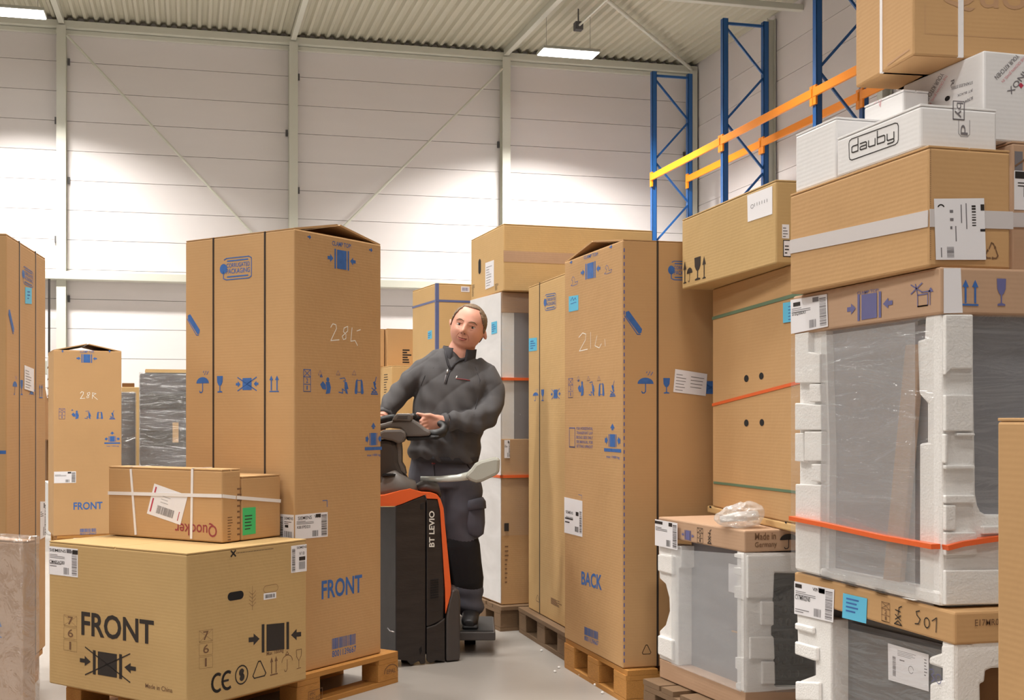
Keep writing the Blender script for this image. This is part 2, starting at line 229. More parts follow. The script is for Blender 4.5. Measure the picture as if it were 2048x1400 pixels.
PIC = {
 'clamp': CLAMP,
 'clampx': CLAMP + [('l', [(.1,1.05),(.9,-.05)], .05), ('l', [(.1,-.05),(.9,1.05)], .05)],
 'crossed': [('p', rect(.3,.1,.7,.9)), ('p', AR), ('p', [(1-x, y) for x, y in AR]), ('l', [(.08,.95),(.92,.05)], .07), ('l', [(.08,.05),(.92,.95)], .07)],
 'umbrella': [('p', [(x, y*.8) for x, y in UMB[0][1]]), ('l', [(x, y*.8) for x, y in UMB[1][1]], .05)] + DROPS,
 'umbrella_plain': UMB,
 'umbrella_line': [('l', arc(.5,.5,.48,0,180,14,.32)+[(.02,.5)], .03), ('l', UMB[1][1], .03), ('l', [(.35,.85),(.65,.85),(.5,1),(.35,.85)], .03)],
 'glass': [('p', [(.08,1),(.92,1),(.88,.62),(.7,.45),(.56,.4),(.56,.1),(.85,.06),(.85,0),(.15,0),(.15,.06),(.44,.1),(.44,.4),(.3,.45),(.12,.62)])],
 'glass_line': [('l', [(.1,1),(.9,1),(.85,.65),(.5,.42),(.15,.65),(.1,1)], .03), ('l', [(.5,.42),(.5,.03)], .03), ('l', [(.2,.02),(.8,.02)], .03)],
 'arrows': [('p', [(x+dx, y) for x, y in ((.0,.72),(.2,1),(.4,.72),(.26,.72),(.26,.1),(.14,.1),(.14,.72))]) for dx in (0,.6)] + [('p', rect(0,0,1,.07))],
 'arrow_up': [('p', [(0,.62),(.5,1),(1,.62),(.62,.62),(.62,.08),(1,.03),(1,0),(0,0),(0,.03),(.38,.08),(.38,.62)])],
 'up': [('p', [(0,.45),(.5,1),(1,.45),(.65,.45),(.65,0),(.35,0),(.35,.45)])],
 'arrow_tick': [('p', [(0,.35),(.5,.35),(.5,0),(1,.5),(.5,1),(.5,.65),(0,.65)])],
 'knife': [('p', [(.0,.95),(.2,1),(1,.2),(.95,.03),(.8,0),(.02,.75)]), ('l', [(-.06,.78),(.72,-.04),(.9,-.04)], .04)],
 'stack': [outline(0,0,1,1,.03), ('l', [(0,.66),(1,.66)], .03), ('l', [(0,.33),(1,.33)], .03), ('l', [(0,.66),(1,1)], .03), ('l', [(0,1),(1,.66)], .03), ('t','2',.35,.4,.65,.6), ('t','1',.42,.08,.58,.27)],
 'stack761': [outline(0,.0,1,.3,.006), outline(0,.34,1,.66,.006), outline(0,.7,1,1,.006), ('l', [(0,.7),(1,1)], .006), ('l', [(0,1),(1,.7)], .006), ('t','7',.3,.74,.7,.97), ('t','6',.3,.39,.72,.62), ('t','1',.42,.04,.56,.26)],
 'warn': [('l', [(0,0),(1,0),(.5,1),(0,0),(1,0)], .08)],
 'reader': [('p', arc(.7,.85,.14,0,360,12)), ('p', [(.5,.7),(.85,.72),(.98,.4),(.9,.05),(.5,0),(.6,.3)]), ('p', [(0,.55),(.25,.75),(.5,.55),(.55,.25),(.2,.3)]), ('l', [(0,1),(.1,1.12),(.2,1),(0,1)], .05)],
 'carry': [('l', [(.2,.9),(.6,.95),(.7,.8),(.5,.75)], .05), ('p', [(.6,.75),(.8,.7),(.95,.3),(.8,.3),(.9,0),(.7,.05),(.6,.35)]), ('l', [(.1,.1),(.45,.05),(.4,.3),(.6,.2)], .06)],
 'two_carry': [('p', [(0,.1),(.12,.75),(.3,.9),(.3,.6),(.25,.3),(.28,0),(.05,0)]), ('p', [(1,.1),(.88,.75),(.7,.9),(.7,.6),(.75,.3),(.72,0),(.95,0)]), ('l', [(.3,.8),(.7,.8),(.7,.1),(.3,.1),(.3,.8)], .04)],
 'dolly': [('l', [(.8,1),(.5,.55),(.75,.6)], .06), ('p', [(.3,.7),(.6,.75),(.75,.35),(.6,.3),(.45,.45)]), ('l', [(.1,.35),(.9,.1),(.1,.1),(.8,.35)], .06), ('l', [(0,0),(1,0)], .08)],
 'lift': [('p', [(.35,.86),(.5,1),(.65,.86),(.56,.86),(.56,.8),(.44,.8),(.44,.86)]), ('p', rect(.33,.3,.67,.68)), ('p', rect(.25,.3,.29,.68)), ('p', rect(.71,.3,.75,.68)), ('p', [(0,.42),(.1,.42),(.1,.36),(.2,.5),(.1,.62),(.1,.56),(0,.56)]), ('p', [(1,.42),(.9,.42),(.9,.36),(.8,.5),(.9,.62),(.9,.56),(1,.56)]), ('p', rect(-.05,.15,1.05,.25)), ('t','max 1000 kg',.1,-.06,.95,.04)],
 'recycle': [('l', [(.42,.95),(.58,.95),(.98,.15),(.88,0),(.12,0),(.02,.15),(.42,.95),(.58,.95)], .07)],
 'recycle3': [('l', [(.3,.6),(.48,.95),(.62,.9),(.75,.7)], .08), ('l', [(.82,.55),(.98,.2),(.85,.05),(.6,.05)], .08), ('l', [(.4,.05),(.12,.05),(.02,.2),(.18,.5)], .08), ('p', [(.66,.62),(.86,.6),(.8,.8)]), ('p', [(.6,-.06),(.6,.17),(.47,.05)]), ('p', [(.06,.42),(.28,.44),(.2,.6)])],
 'dot': [('l', arc(.5,.5,.47,0,370,24), .07), ('p', arc(.5,.62,.2,20,250,10)+[(.6,.5)]), ('p', arc(.52,.38,.2,-160,70,10)+[(.42,.5)])],
 'ce': [('l', arc(.3,.5,.27,60,300,14,.46), .16), ('l', arc(.82,.5,.27,60,300,14,.46), .16), ('l', [(.58,.5),(.85,.5)], .12)],
 'logo': [('l', [(.12,.05),(.2,.0),(.92,.0),(1,.08),(1,.92),(.92,1),(.2,1),(.12,.94)], .045), ('p', arc(.1,.52,.12,0,360,14,.24)), ('l', [(.1,.4),(.1,.06)], .05), ('t','CORRUGATED',.2,.56,.95,.76), ('t','PACKAGING',.2,.27,.95,.5), ('p', rect(.22,.84,.9,.9)), ('p', rect(.22,.1,.9,.16))],
 'mark': [('l', [(0,1),(1,1),(1,0)], .12)],
 'bird': [('l', [(0,.1),(.3,0),(.9,.05),(1,.35),(.6,.3),(.5,.8),(.3,1),(.1,.7),(.3,.5),(.2,.2),(0,.1)], .05)],
 'barcode': bars(0,0,1,1,22,3), 'barcode_h': bars(0,0,1,1,22,4,True),
 'barnum': bars(0,.42,1,1,26,5) + [('t','8001139667',0,0,1,.34)],
 'perf': [('p', rect(.12+i*.037,.42,.132+i*.037+.005,.58)) for i in range(24)] + [('l', [(0,1),(.1,0)], .3), ('l', [(0,0),(.1,1)], .3)],
 'seam': [('p', rect(0, i/60, 1, i/60+.009)) for i in range(60)],
 'text_block': rows(0,0,1,1,6,9,.6), 'fine_rows': rows(0,0,1,1,9,4,.3),
 'slot': [('p', arc(.2,.5,.2,90,270,8,.5)+arc(.8,.5,.2,-90,90,8,.5))],
 'slot_line': [('l', arc(.2,.5,.2,90,270,8,.5)+arc(.8,.5,.2,-90,90,8,.5)+[(.2,1)], .05)],
 'disc': [('p', arc(.5,.5,.5,0,350,20))], 'fill': [('p', rect(0,0,1,1))], 'frame': [outline(0,0,1,1,.06)],
 'frame_round': [('l', [(.06,0),(.94,0),(.985,.06),(1,.18),(1,.82),(.985,.94),(.94,1),(.06,1),(.015,.94),(0,.82),(0,.18),(.015,.06),(.06,0),(.5,0)], .05)],
 'fork': [('l', [(.1,0),(.9,0),(.5,.2),(.1,0)], .06), ('l', [(.2,.25),(.8,.5)], .06), ('l', [(.8,.25),(.2,.5)], .06), ('l', [(.5,.5),(.6,.9),(.9,1)], .06), ('l', [(.2,.75),(.75,.7)], .06)],
 'clamp_cross2': [('l', [(0,.6),(.5,1)], .06), ('l', [(0,1),(.5,.6)], .06), ('l', [(.2,1),(.3,.5)], .05), outline(.3,0,.75,.5,.05), ('l', [(.85,0),(.85,.6),(.5,.6)], .05), ('p', [(.75,.55),(1,.55),(.88,.75)])],
 'flower': [('l', [(.5,0),(.5,1)], .015)] + [('l', [(.1,.3+.16*i),(.5,.16+.16*i),(.9,.3+.16*i)], .015) for i in range(4)],
 'h28L': [('l', [(.02,.78),(.08,.95),(.18,.92),(.2,.75),(.02,.15),(.28,.22)], .045), ('l', [(.56,.9),(.44,.8),(.42,.62),(.5,.52),(.5,.3),(.42,.25),(.38,.4),(.56,.68),(.56,.9)], .04), ('l', [(.7,.85),(.66,.2),(.8,.25),(.88,.02)], .045), ('l', [(.86,.72),(.98,.8)], .045)],
 'h28R': [('l', [(.02,.78),(.1,.98),(.2,.9),(.18,.65),(.02,.1),(.28,.15)], .07), ('l', [(.55,.9),(.42,.8),(.42,.62),(.5,.5),(.5,.25),(.4,.2),(.38,.35),(.56,.68),(.55,.9)], .06), ('l', [(.7,.1),(.72,.85)], .06), ('l', [(.7,.85),(.92,.75),(.72,.5),(1,.0)], .06)],
 'h21L': [('l', [(0,.8),(.15,1),(.28,.9),(.26,.6),(.02,.05),(.34,.08)], .045), ('l', [(.46,.95),(.46,.1)], .04), ('l', [(.7,.7),(.62,.2),(.78,.05),(.86,.25)], .04), ('l', [(.98,.45),(1,.1)], .04)],
 'S01': [('l', [(.2,1),(.05,.9),(.08,.7),(.22,.5),(.15,.2),(.0,.15)], .07), ('l', arc(.5,.4,.11,0,360,12,.3), .07), ('l', [(.72,.6),(.9,.85),(.88,.0)], .07)],
 'q30': [('l', [(.05,.9),(.3,1),(.4,.75),(.2,.55),(.45,.3),(.2,.0)], .06), ('l', arc(.75,.4,.2,0,360,12,.36), .06)],
}
def TX(t): return [('t', t, 0, 0, 1, 1)]
LABEL_DARK = rows(.04,.6,.6,.76,3,2,.35) + bars(.8,.06,.97,.92,20,8,True) + bars(.52,.06,.7,.3,8,3) + [('p', rect(.62,.82,.78,.96))]
# ---------------------------------------------------------------- cartons
class Face:
    def __init__(s, b, k): s.b = b; s.k = k; s.width = b.w if k == 'R' else b.d
    def uv(s, px, py):
        b = s.b; k = (px-CX)/F
        dx, dz = (b.rd if s.k == 'R' else b.ld); t = (k*b.Z-b.X)/(dx-k*dz)
        h = hz(py, b.Z+dz*t)-b.z0
        return (t if s.k == 'R' else b.d-t), h
    def p3(s, u, v, off=0.0):
        b = s.b
        return Vector((-b.w/2+u, -b.d/2-off, v)) if s.k == 'R' else Vector((-b.w/2-off, b.d/2-u, v))
class Box: pass
def fit(xc, Z, ang, z0, xl=None, xr=None, w=None, d=None, yt=None, h=None):
    """a box from its nearest upright edge: image column xc, distance Z, direction of its right-hand face (deg)"""
    b = Box(); b.Z = Z; b.X = ray(xc, Z); a = math.radians(ang); b.ang = ang; b.z0 = z0
    b.rd = (math.cos(a), math.sin(a)); b.ld = (-math.sin(a), math.cos(a))
    def t(d_, px): k = (px-CX)/F; return (k*b.Z-b.X)/(d_[0]-k*d_[1])
    b.w = w or t(b.rd, xr); b.d = d or t(b.ld, xl); b.h = h or hz(yt, Z)-z0
    b.R = Face(b, 'R'); b.L = Face(b, 'L'); b.rot = a-YAW
    cxx = b.X+b.rd[0]*b.w/2+b.ld[0]*b.d/2; czz = Z+b.rd[1]*b.w/2+b.ld[1]*b.d/2
    b.c = W(cxx, czz, z0); return b
def put(face, shape, px0, py0, px1, py1, m, parent=None, name='printed_mark', off=0.0009, rot=0, quad=None, uvr=None, vmin=.002):
    """lay a flat print on a face inside an image rectangle (or four image corners TL,TR,BR,BL)"""
    if isinstance(shape, str): shape = PIC[shape]
    if uvr: (u0, v0, u1, v1) = uvr; q = [(u0,v1),(u1,v1),(u1,v0),(u0,v0)]
    elif quad: q = [face.uv(*c) for c in quad]
    else:
        xm, ym = (px0+px1)/2, (py0+py1)/2
        u0 = face.uv(px0, ym)[0]; u1 = face.uv(px1, ym)[0]; v1 = face.uv(xm, py0)[1]; v0 = face.uv(xm, py1)[1]
        q = [(u0,v1),(u1,v1),(u1,v0),(u0,v0)]
    q = q[rot:]+q[:rot]
    q = [(c[0], max(c[1], vmin)) for c in q]
    tl, tr, br, bl = [Vector(c) for c in q]; H = ((tl-bl).length+(tr-br).length)/2
    def mp(x, y): return (bl*(1-x)+br*x)*(1-y)+(tl*(1-x)+tr*x)*y
    bm = bmesh.new()
    def poly(pts):
        c = [bm.verts.new(face.p3(p[0], p[1], off)) for p in pts]
        try: bm.faces.new(c)
        except ValueError: pass
    for s in shape:
        if s[0] == 'p': poly([mp(*p) for p in s[1]])
        elif s[0] == 'l':
            P = [mp(*p) for p in s[1]]; hw = s[2]*H/2
            for a, b in zip(P, P[1:]):
                if (b-a).length < 1e-6: continue
                t = (b-a).normalized(); n = Vector((-t.y, t.x))*hw; e = t*hw*0.6
                poly([a-n-e, b-n+e, b+n+e, a+n-e])
        else:
            vs, fs = glyphs(s[1]); x0, y0, x1, y1 = s[2:6]
            V = [bm.verts.new(face.p3(*mp(x0+(x1-x0)*x, y0+(y1-y0)*y), off)) for x, y in vs]
            for f in fs:
                try: bm.faces.new([V[i] for i in f])
                except ValueError: pass
    me = bpy.data.meshes.new(name); bm.to_mesh(me); bm.free(); me.materials.append(M[m])
    o = bpy.data.objects.new(name, me); COL.objects.link(o); o.parent = parent or face.b.o; return o
def slab(face, pts, thick, m, name, proud=0.0, bevel=0, parent=None, uvp=False):
    """a solid cut to an outline given on a face, going `thick` inwards from `proud` outside it"""
    P = pts if uvp else [(min(max(u, -.03), face.width-.001), min(max(v, .003), face.b.h-.002)) for u, v in (face.uv(*p) for p in pts)]
    bm = bmesh.new(); prism(bm, P, lambda u, v, d: face.p3(u, v, proud-d), thick)
    return obj(name, bm, m, parent or face.b.o, bevel=bevel)
def sticker(face, px0, py0, px1, py1, m='paper', name='label', quad=None, prints=(), label=None, off=0.0012, dark='ink_black'):
    if quad: q = [face.uv(*c) for c in quad]
    else:
        xm, ym = (px0+px1)/2, (py0+py1)/2
        u0 = face.uv(px0, ym)[0]; u1 = face.uv(px1, ym)[0]; v1 = face.uv(xm, py0)[1]; v0 = face.uv(xm, py1)[1]
        q = [(u0,v1),(u1,v1),(u1,v0),(u0,v0)]
    o = slab(face, q, 0.0006, m, name, proud=off, uvp=True)
    if label: o['label'] = label
    tl, tr, br, bl = [Vector(c) for c in q]
    for (shape, m2) in prints:
        class Q: pass
        f = Q(); f.b = face.b; f.p3 = face.p3; f.uv = lambda a, b_: (a, b_)
        put(f, shape, 0, 0, 0, 0, m2, parent=o, name='label_print', off=off+0.0005, quad=[tuple(tl), tuple(tr), tuple(br), tuple(bl)])
    return o
def carton(b, name, label, cat='box', m='kraft', group=None, top='flaps', ridge=None, ridge_h=0.04, thick=0.006):
    """corrugated carton: body, two closing flaps (flat or standing up to a ridge), bottom flaps"""
    o = thing(name, label, cat, b.c, b.rot, group); b.o = o; b.m = m
    x, y, h = b.w/2, b.d/2, b.h
    bm = bmesh.new()
    fl = thick if top == 'flaps' else 0
    box(bm, -x, x, -y, y, 0, h-fl)
    obj('body', bm, m, o, bevel=0.006)
    if top == 'flaps':
        if ridge is None: ridge = 'L' if b.w <= b.d else 'R'
        g = 0.0022
        for s in (-1, 1):
            bm = bmesh.new()
            if ridge == 'L': pts = [(s*x, 0), (s*x, fl), (s*g, fl), (s*g, 0)]; prism(bm, pts, lambda u, v, d: Vector((u, -y+0.001+d, h-fl+v)), 2*y-0.002)
            else: pts = [(s*y, 0), (s*y, fl), (s*g, fl), (s*g, 0)]; prism(bm, pts, lambda u, v, d: Vector((-x+0.001+d, u, h-fl+v)), 2*x-0.002)
            obj('flap', bm, m, o, bevel=0.0015)
    elif top == 'tent':
        for s in (-1, 1):
            bm = bmesh.new(); q = (x if ridge == 'L' else y); t = thick
            pts = [(s*q, 0), (s*q, t*.6), (s*q*0.96, t), (s*0.012, ridge_h+t), (0.001*s, ridge_h), (s*q*0.9, 0.0)]
            if ridge == 'L': prism(bm, pts, lambda u, v, d: Vector((u, -y+0.004+d, h+v)), 2*y-0.008)
            else: prism(bm, pts, lambda u, v, d: Vector((-x+0.004+d, u, h+v)), 2*x-0.008)
            obj('flap', bm, m, o)
        boxo('inner_flap', -x*0.97, x*0.97, -y*0.97, y*0.97, h, h+0.003, 'kraft_inner', o)
    return o
def strap(b, m, axis, u=None, v=None, width=0.006, th=0.0016, lift=0.0, name='strap'):
    """a strap round a box. axis 'V_R': over the top, down the R face at u (and the back); 'V_L' likewise on L; 'H': round at height v"""
    x, y, h = b.w/2, b.d/2, b.h; bm = bmesh.new(); e = th; k = width/2
    if axis == 'H':
        box(bm, -x-e, x+e, -y-e, -y-0.0002, v-k, v+k); box(bm, -x-e, x+e, y+0.0002, y+e, v-k, v+k)
        box(bm, -x-e, -x-0.0002, -y-e, y+e, v-k, v+k); box(bm, x+0.0002, x+e, -y-e, y+e, v-k, v+k)
    elif axis == 'V_R':
        c = -x+u; box(bm, c-k, c+k, -y-e, -y-0.0002, 0.002, h+e); box(bm, c-k, c+k, y+0.0002, y+e, 0.002, h+e); box(bm, c-k, c+k, -y-e, y+e, h+0.0002, h+e); box(bm, c-k, c+k, -y-e, y+e, 0.0, 0.002)
    else:
        c = y-u; box(bm, -x-e, -x-0.0002, c-k, c+k, 0.002, h+e); box(bm, x+0.0002, x+e, c-k, c+k, 0.002, h+e); box(bm, -x-e, x+e, c-k, c+k, h+0.0002, h+e); box(bm, -x-e, x+e, c-k, c+k, 0.0, 0.002)
    return obj(name, bm, m, b.o)
def tie(face, pts, width, m, name='strap', proud=0.0025):
    """a flat band stretched along image points on one face"""
    P = [Vector((u, max(v, width/2+.002))) for u, v in (face.uv(*p) for p in pts)]; bm = bmesh.new(); rr = []
    for i, p in enumerate(P):
        t = (P[min(i+1, len(P)-1)]-P[max(i-1, 0)]).normalized(); n = Vector((-t.y, t.x))*width/2
        rr.append([bm.verts.new(face.p3(q.x, q.y, o_)) for q, o_ in ((p-n, 0.0005), (p+n, 0.0005), (p+n, proud), (p-n, proud))])
    for a, b_ in zip(rr, rr[1:]):
        for k in range(4): bm.faces.new((a[k], a[(k+1) % 4], b_[(k+1) % 4], b_[k]))
    bm.faces.new(rr[0]); bm.faces.new(rr[-1][::-1])
    return obj(name, bm, m, face.b.o)
_pm = {}
def unit_block(m):
    if m not in _pm:
        bm = bmesh.new(); box(bm, -.5, .5, -.5, .5, 0, 1); bmesh.ops.bevel(bm, geom=bm.edges[:], offset=0.02, segments=1, affect='EDGES')
        me = bpy.data.meshes.new('block'); bm.to_mesh(me); bm.free(); me.materials.append(M[m]); _pm[m] = me
    return _pm[m]
def pallet(b, r0, r1, l0, l1, label, long='R', m='wood', mark=False):
    """a flat wooden pallet under a box; r/l extents measured from the box's nearest corner along its two faces"""
    rc, lc = (r0+r1)/2, (l0+l1)/2
    X = b.X+b.rd[0]*rc+b.ld[0]*lc; Z = b.Z+b.rd[1]*rc+b.ld[1]*lc
    rot = b.rot; Lx, Ly = r1-r0, l1-l0
    if long == 'L': rot += math.pi/2; Lx, Ly = Ly, Lx
    o = thing('wooden_pallet', label, 'pallet', W(X, Z, 0), rot); me = unit_block(m)
    def blk(name, cx_, cy_, sx, sy, z, sz): return share(name, me, o, (cx_, cy_, z), (0, 0, 0), (sx, sy, sz))
    ys = [-.5+.09, -.25+.02, 0, .25-.02, .5-.09]; ws = [.145, .1, .145, .1, .145]
    for y_, w_ in zip(ys, ws): blk('deck_board', 0, y_*Ly, Lx, w_, .122, .022)
    for x_ in (-.5*Lx+.0725, 0, .5*Lx-.0725): blk('cross_board', x_, 0, .145, Ly, .1, .022)
    for y_, w_ in ((-.5*Ly+.05, .1), (0, .145), (.5*Ly-.05, .1)):
        for x_ in (-.5*Lx+.0725, 0, .5*Lx-.0725): blk('block', x_, y_, .145, w_, .022, .078)
        blk('bottom_board', 0, y_, Lx, w_, 0, .022)
    return o
# ================================================================ the hall
XL, XR, Y0, Y1 = -14.0, 9.94, -7.0, 22.6
def roofz(y): return 8.36+0.03*(y-Y1)
struct(boxo('floor', XL-.2, XR+.2, Y0-.2, Y1+.2, -0.12, 0, 'floor_concrete'))
wb = struct(boxo('wall_back', XL-.2, XR+.2, Y1+.05, Y1+.2, 0, 8.8, 'joint'))
wr = struct(boxo('wall_right', XR+.05, XR+.2, Y0, Y1+.05, 0, 8.8, 'joint'))
struct(boxo('wall_left', XL-.2, XL, Y0, Y1, 0, 8.8, 'wall_dim')); struct(boxo('wall_front', XL-.2, XR+.2, Y0-.2, Y0, 0, 8.8, 'wall_dim'))
bm = bmesh.new(); box(bm, -.5, .5, -.5, .5, -.5, .5)
pan = bpy.data.meshes.new('wall_panel'); bm.to_mesh(pan); bm.free(); pan.materials.append(M['wall_paint'])
zs = [0.0] + [7.62-.531*k for k in range(14, -1, -1)] + [8.5]
if zs[1] < 0.1: zs.pop(1)
colx = [-10.3, -6.25, -2.205, 1.879, 5.953, 9.86]; xs = [XL]+colx[:-1]+[XR]
for x0, x1 in zip(xs, xs[1:]):
    for z0, z1 in zip(zs, zs[1:]):
        share('wall_panel', pan, wb, ((x0+x1)/2, Y1+.03, (z0+z1)/2), scale=(x1-x0-.004, .05, z1-z0-.008))
rys = [Y0, -2, 1.4, 4.9, 8.4, 12.0, 15.6, 19.15, Y1]
for y0, y1 in zip(rys, rys[1:]):
    for z0, z1 in zip(zs, zs[1:]):
        share('wall_panel', pan, wr, (XR+.03, (y0+y1)/2, (z0+z1)/2), scale=(.05, y1-y0-.004, z1-z0-.008))
# trapezoidal steel deck
bm = bmesh.new(); pitch = .18; x = XL-.1; pr = []
while x < XR+.1:
    pr += [(x, .055), (x+.035, 0), (x+.085, 0), (x+.12, .055)]; x += pitch
va = [bm.verts.new((p[0], Y0-.1, roofz(Y0-.1)+p[1])) for p in pr]; vb = [bm.verts.new((p[0], Y1+.1, roofz(Y1+.1)+p[1])) for p in pr]
for i in range(len(pr)-1): bm.faces.new((va[i], va[i+1], vb[i+1], vb[i]))
ce = struct(obj('ceiling', bm, 'ceiling_steel'))
sol = ce.modifiers.new('thick', 'SOLIDIFY'); sol.thickness = 0.002
def hsec(name, a, b, w_, d_, m, parent=None, up=(0, 1, 0)):
    bm = bmesh.new(); a = Vector(a); b = Vector(b); U = Vector(up); t = 0.012
    bar(bm, a-U*(d_/2-t/2), b-U*(d_/2-t/2), w_, t, up); bar(bm, a+U*(d_/2-t/2), b+U*(d_/2-t/2), w_, t, up); bar(bm, a, b, t, d_-2*t, up)
    return obj(name, bm, m, parent)
n_ = 0
for i, cx_ in enumerate(colx):
    n_ += 1
    if i == len(colx)-1: cx_ = 9.83
    o = struct(hsec('trim_%d' % n_, (cx_, Y1-.13, 0), (cx_, Y1-.13, 8.2), .16, .22, 'steel_cream'))
    for k in range(7): boxo('bracket', cx_+(-.13 if k % 2 else .09), cx_+(-.09 if k % 2 else .13), Y1-.04, Y1-.002, 7.55-1.06*k, 7.67-1.06*k, 'box_grey', o)
for y_ in rys[1:-1]:
    n_ += 1; struct(hsec('trim_%d' % n_, (XR-.10, y_, 0), (XR-.10, y_, roofz(y_)-.08), .14, .16, 'steel_cream', up=(1, 0, 0)))
def beam(a, b, w_, h_): 
    global n_
    n_ += 1; bm = bmesh.new(); bar(bm, a, b, w_, h_); return struct(obj('trim_%d' % n_, bm, 'steel_cream', bevel=.008))
beam((XL, Y1-.1, 8.24), (XR, Y1-.1, 8.24), .18, .13)
beam((XL, Y1-.04, 8.13), (XR, Y1-.04, 8.13), .08, .08)
beam((XL, Y1-.17, 3.76), (XR-.2, Y1-.17, 3.76), .3, .14)
for x in colx[1:5]: beam((x, Y0, roofz(Y0)-.06), (x, Y1-.2, roofz(Y1-.2)-.06), .10, .12)
for y_ in (18.2, 13.2, 8.2): beam((XL, y_, roofz(y_)-.16), (XR, y_, roofz(y_)-.16), .12, .1)
def rod(a, b, w_=.07):
    global n_
    n_ += 1; bm = bmesh.new(); loft(bm, [a, b], [w_/2, w_/2], n=8); return struct(obj('trim_%d' % n_, bm, 'steel_cream', smooth=False))
rod((9.8, 22.4, roofz(22.4)-.12), (6.0, 17.9, roofz(17.9)-.12))
rod((-2.1, Y1-.3, 8.0), (1.85, Y1-.3, 3.86), .045); rod((5.85, Y1-.3, 7.95), (1.92, Y1-.3, 3.9), .045)
# hanging lamps
for i, (x, y, z, sh) in enumerate(LAMPS):
    if sh: lab = ('lit white LED panel lamp hanging before the back wall beside the corner', 'lit white LED panel lamp cut by the left edge under the roof')[i]
    else: lab = 'white LED panel lamp hanging under the roof above the aisles'
    t = thing('ceiling_lamp', lab, 'lamp', (x, y, z), 0, 'hall lamps')
    L_, D_ = (.5, .2) if sh else (.7, .25)
    bm = bmesh.new(); box(bm, -L_-.015, L_+.015, -D_-.015, D_+.015, 0, .05); obj('housing', bm, 'plastic_light', t, bevel=.006)
    boxo('diffuser', -L_, L_, -D_, D_, -.012, 0, 'led_panel', t)
    for s in (-1, 1):
        bm = bmesh.new(); top = roofz(y)-z+.03; loft(bm, [(s*L_*.8, 0, .04), (s*L_*.8, 0, top)], [.003, .003], n=6); obj('suspension_wire', bm, 'box_grey', t)
t = thing('junction_box', 'small grey junction box with conduit above the right-hand lamp', 'junction box', (6.49, 19.6, 7.95))
boxo('body', -.07, .07, -.07, .07, -.07, .07, 'box_grey', t, bevel=.01)
bm = bmesh.new(); loft(bm, [(0, 0, .05), (0, 0, .3)], [.012]*2, n=8); obj('conduit', bm, 'box_grey', t)
bm = bmesh.new(); loft(bm, [(0, -.05, .0), (.1, -4.5, -.0)], [.018]*2, n=8); obj('conduit', bm, 'steel_cream', t)
tag(obj('cable_conduit', (lambda b_: (loft(b_, [(-2.39, Y1-.38, 2.2), (-2.39, Y1-.38, 3.68)], [.02, .02], n=8), b_)[1])(bmesh.new()), 'ink_black'), 'thin black vertical conduit beside the left wall column', 'conduit')
tag(boxo('switch_box', -2.5, -2.38, Y1-.42, Y1-.33, 2.0, 2.25, 'plastic_light', None, bevel=.01), 'small pale switch box at the foot of the black wall conduit', 'switch box')
# ---------------------------------------------------------------- pallet racking
XF, XB = 8.5, 9.22; RY = [21.18, 18.11, 15.13, 12.1]
FL = ['blue rack frame nearest the corner of the hall', 'blue rack frame second from the hall corner', 'blue rack frame just left of the top right cartons', 'blue rack frame hidden behind the top right cartons']
for y, lab in zip(RY, FL):
    t = thing('rack_frame', lab, 'rack', (XF, y, 0), 0, 'blue racking frames')
    d = XB-XF
    for x in (0, d):
        bm = bmesh.new(); box(bm, x-.045, x+.045, -.05, -.042, 0, 7.75); box(bm, x-.045, x-.038, -.05, .05, 0, 7.75); box(bm, x+.038, x+.045, -.05, .05, 0, 7.75)
        box(bm, x-.06, x+.06, -.07, .07, 0, .01); obj('upright', bm, 'rack_blue', t)
    bm = bmesh.new(); bar(bm, (.04, 0, 7.68), (d-.04, 0, 7.68), .04, .04, (0, 1, 0)); obj('cross_strut', bm, 'rack_blue', t)
    z = 7.6; s = 0
    while z > .9:
        a, b = ((.04, 0, z), (d-.04, 0, z-.7)) if s == 0 else ((d-.04, 0, z), (.04, 0, z-.7))
        bm = bmesh.new(); bar(bm, a, b, .035, .03, (0, 1, 0)); obj('brace', bm, 'rack_blue', t); z -= .78; s = 1-s
for (x, lab) in ((XF, 'front'), (XB, 'rear')):
    for i, (ya, yb) in enumerate(zip(RY, RY[1:])):
        l2 = ('orange %s rack beam in the bay nearest the hall corner', 'orange %s rack beam in the second bay from the hall corner', 'orange %s rack beam running behind the top right cartons')[i] % lab
        t = thing('rack_beam', l2, 'rack beam', (x, ya, 5.75), 0, 'orange rack beams')
        bm = bmesh.new(); box(bm, -.085 if x == XF else -.085, -.047, yb-ya+.02, -.02, -.06, .06); obj('beam_profile', bm, 'rack_orange', t, bevel=.006)
        for yy in (-.04, yb-ya+.04): boxo('end_connector', -.075, -.046, yy-.045, yy+.045, -.17, .1, 'rack_orange', t)
# ================================================================ cartons on the left
T = fit(589, 5.04, 55.5, .146, xl=371, xr=762, yt=457); T.h -= .0
carton(T, 'appliance_carton', 'tall brown carton marked 28Li in the left centre, on a pallet', 'carton', 'kraft', top='tent', ridge='L', ridge_h=.05)
R, L = T.R, T.L
def tall_front(R, k, hand, hb):
    pass
put(R, 'clamp', 655, 499, 711, 540, 'ink_blue'); put(R, TX('CLAMP TOP!'), 664, 485, 702, 494, 'ink_blue')
put(R, 'arrow_tick', 615, 469, 622, 479, 'ink_blue'); put(R, 'arrow_tick', 738, 495, 745, 505, 'ink_blue')
put(R, 'h28L', 660, 648, 722, 690, 'ink_white', name='handwriting')
put(R, 'stack', 607, 739, 621, 783, 'ink_blue')
for x0, x1, k in ((640, 662, 'reader'), (675, 698, 'carry'), (709, 727, 'two_carry'), (742, 755, 'dolly')): put(R, k, x0, 754, x1, 788, 'ink_blue')
for x in (636, 672, 704): put(R, 'warn', x, 741, x+8, 750, 'ink_violet')
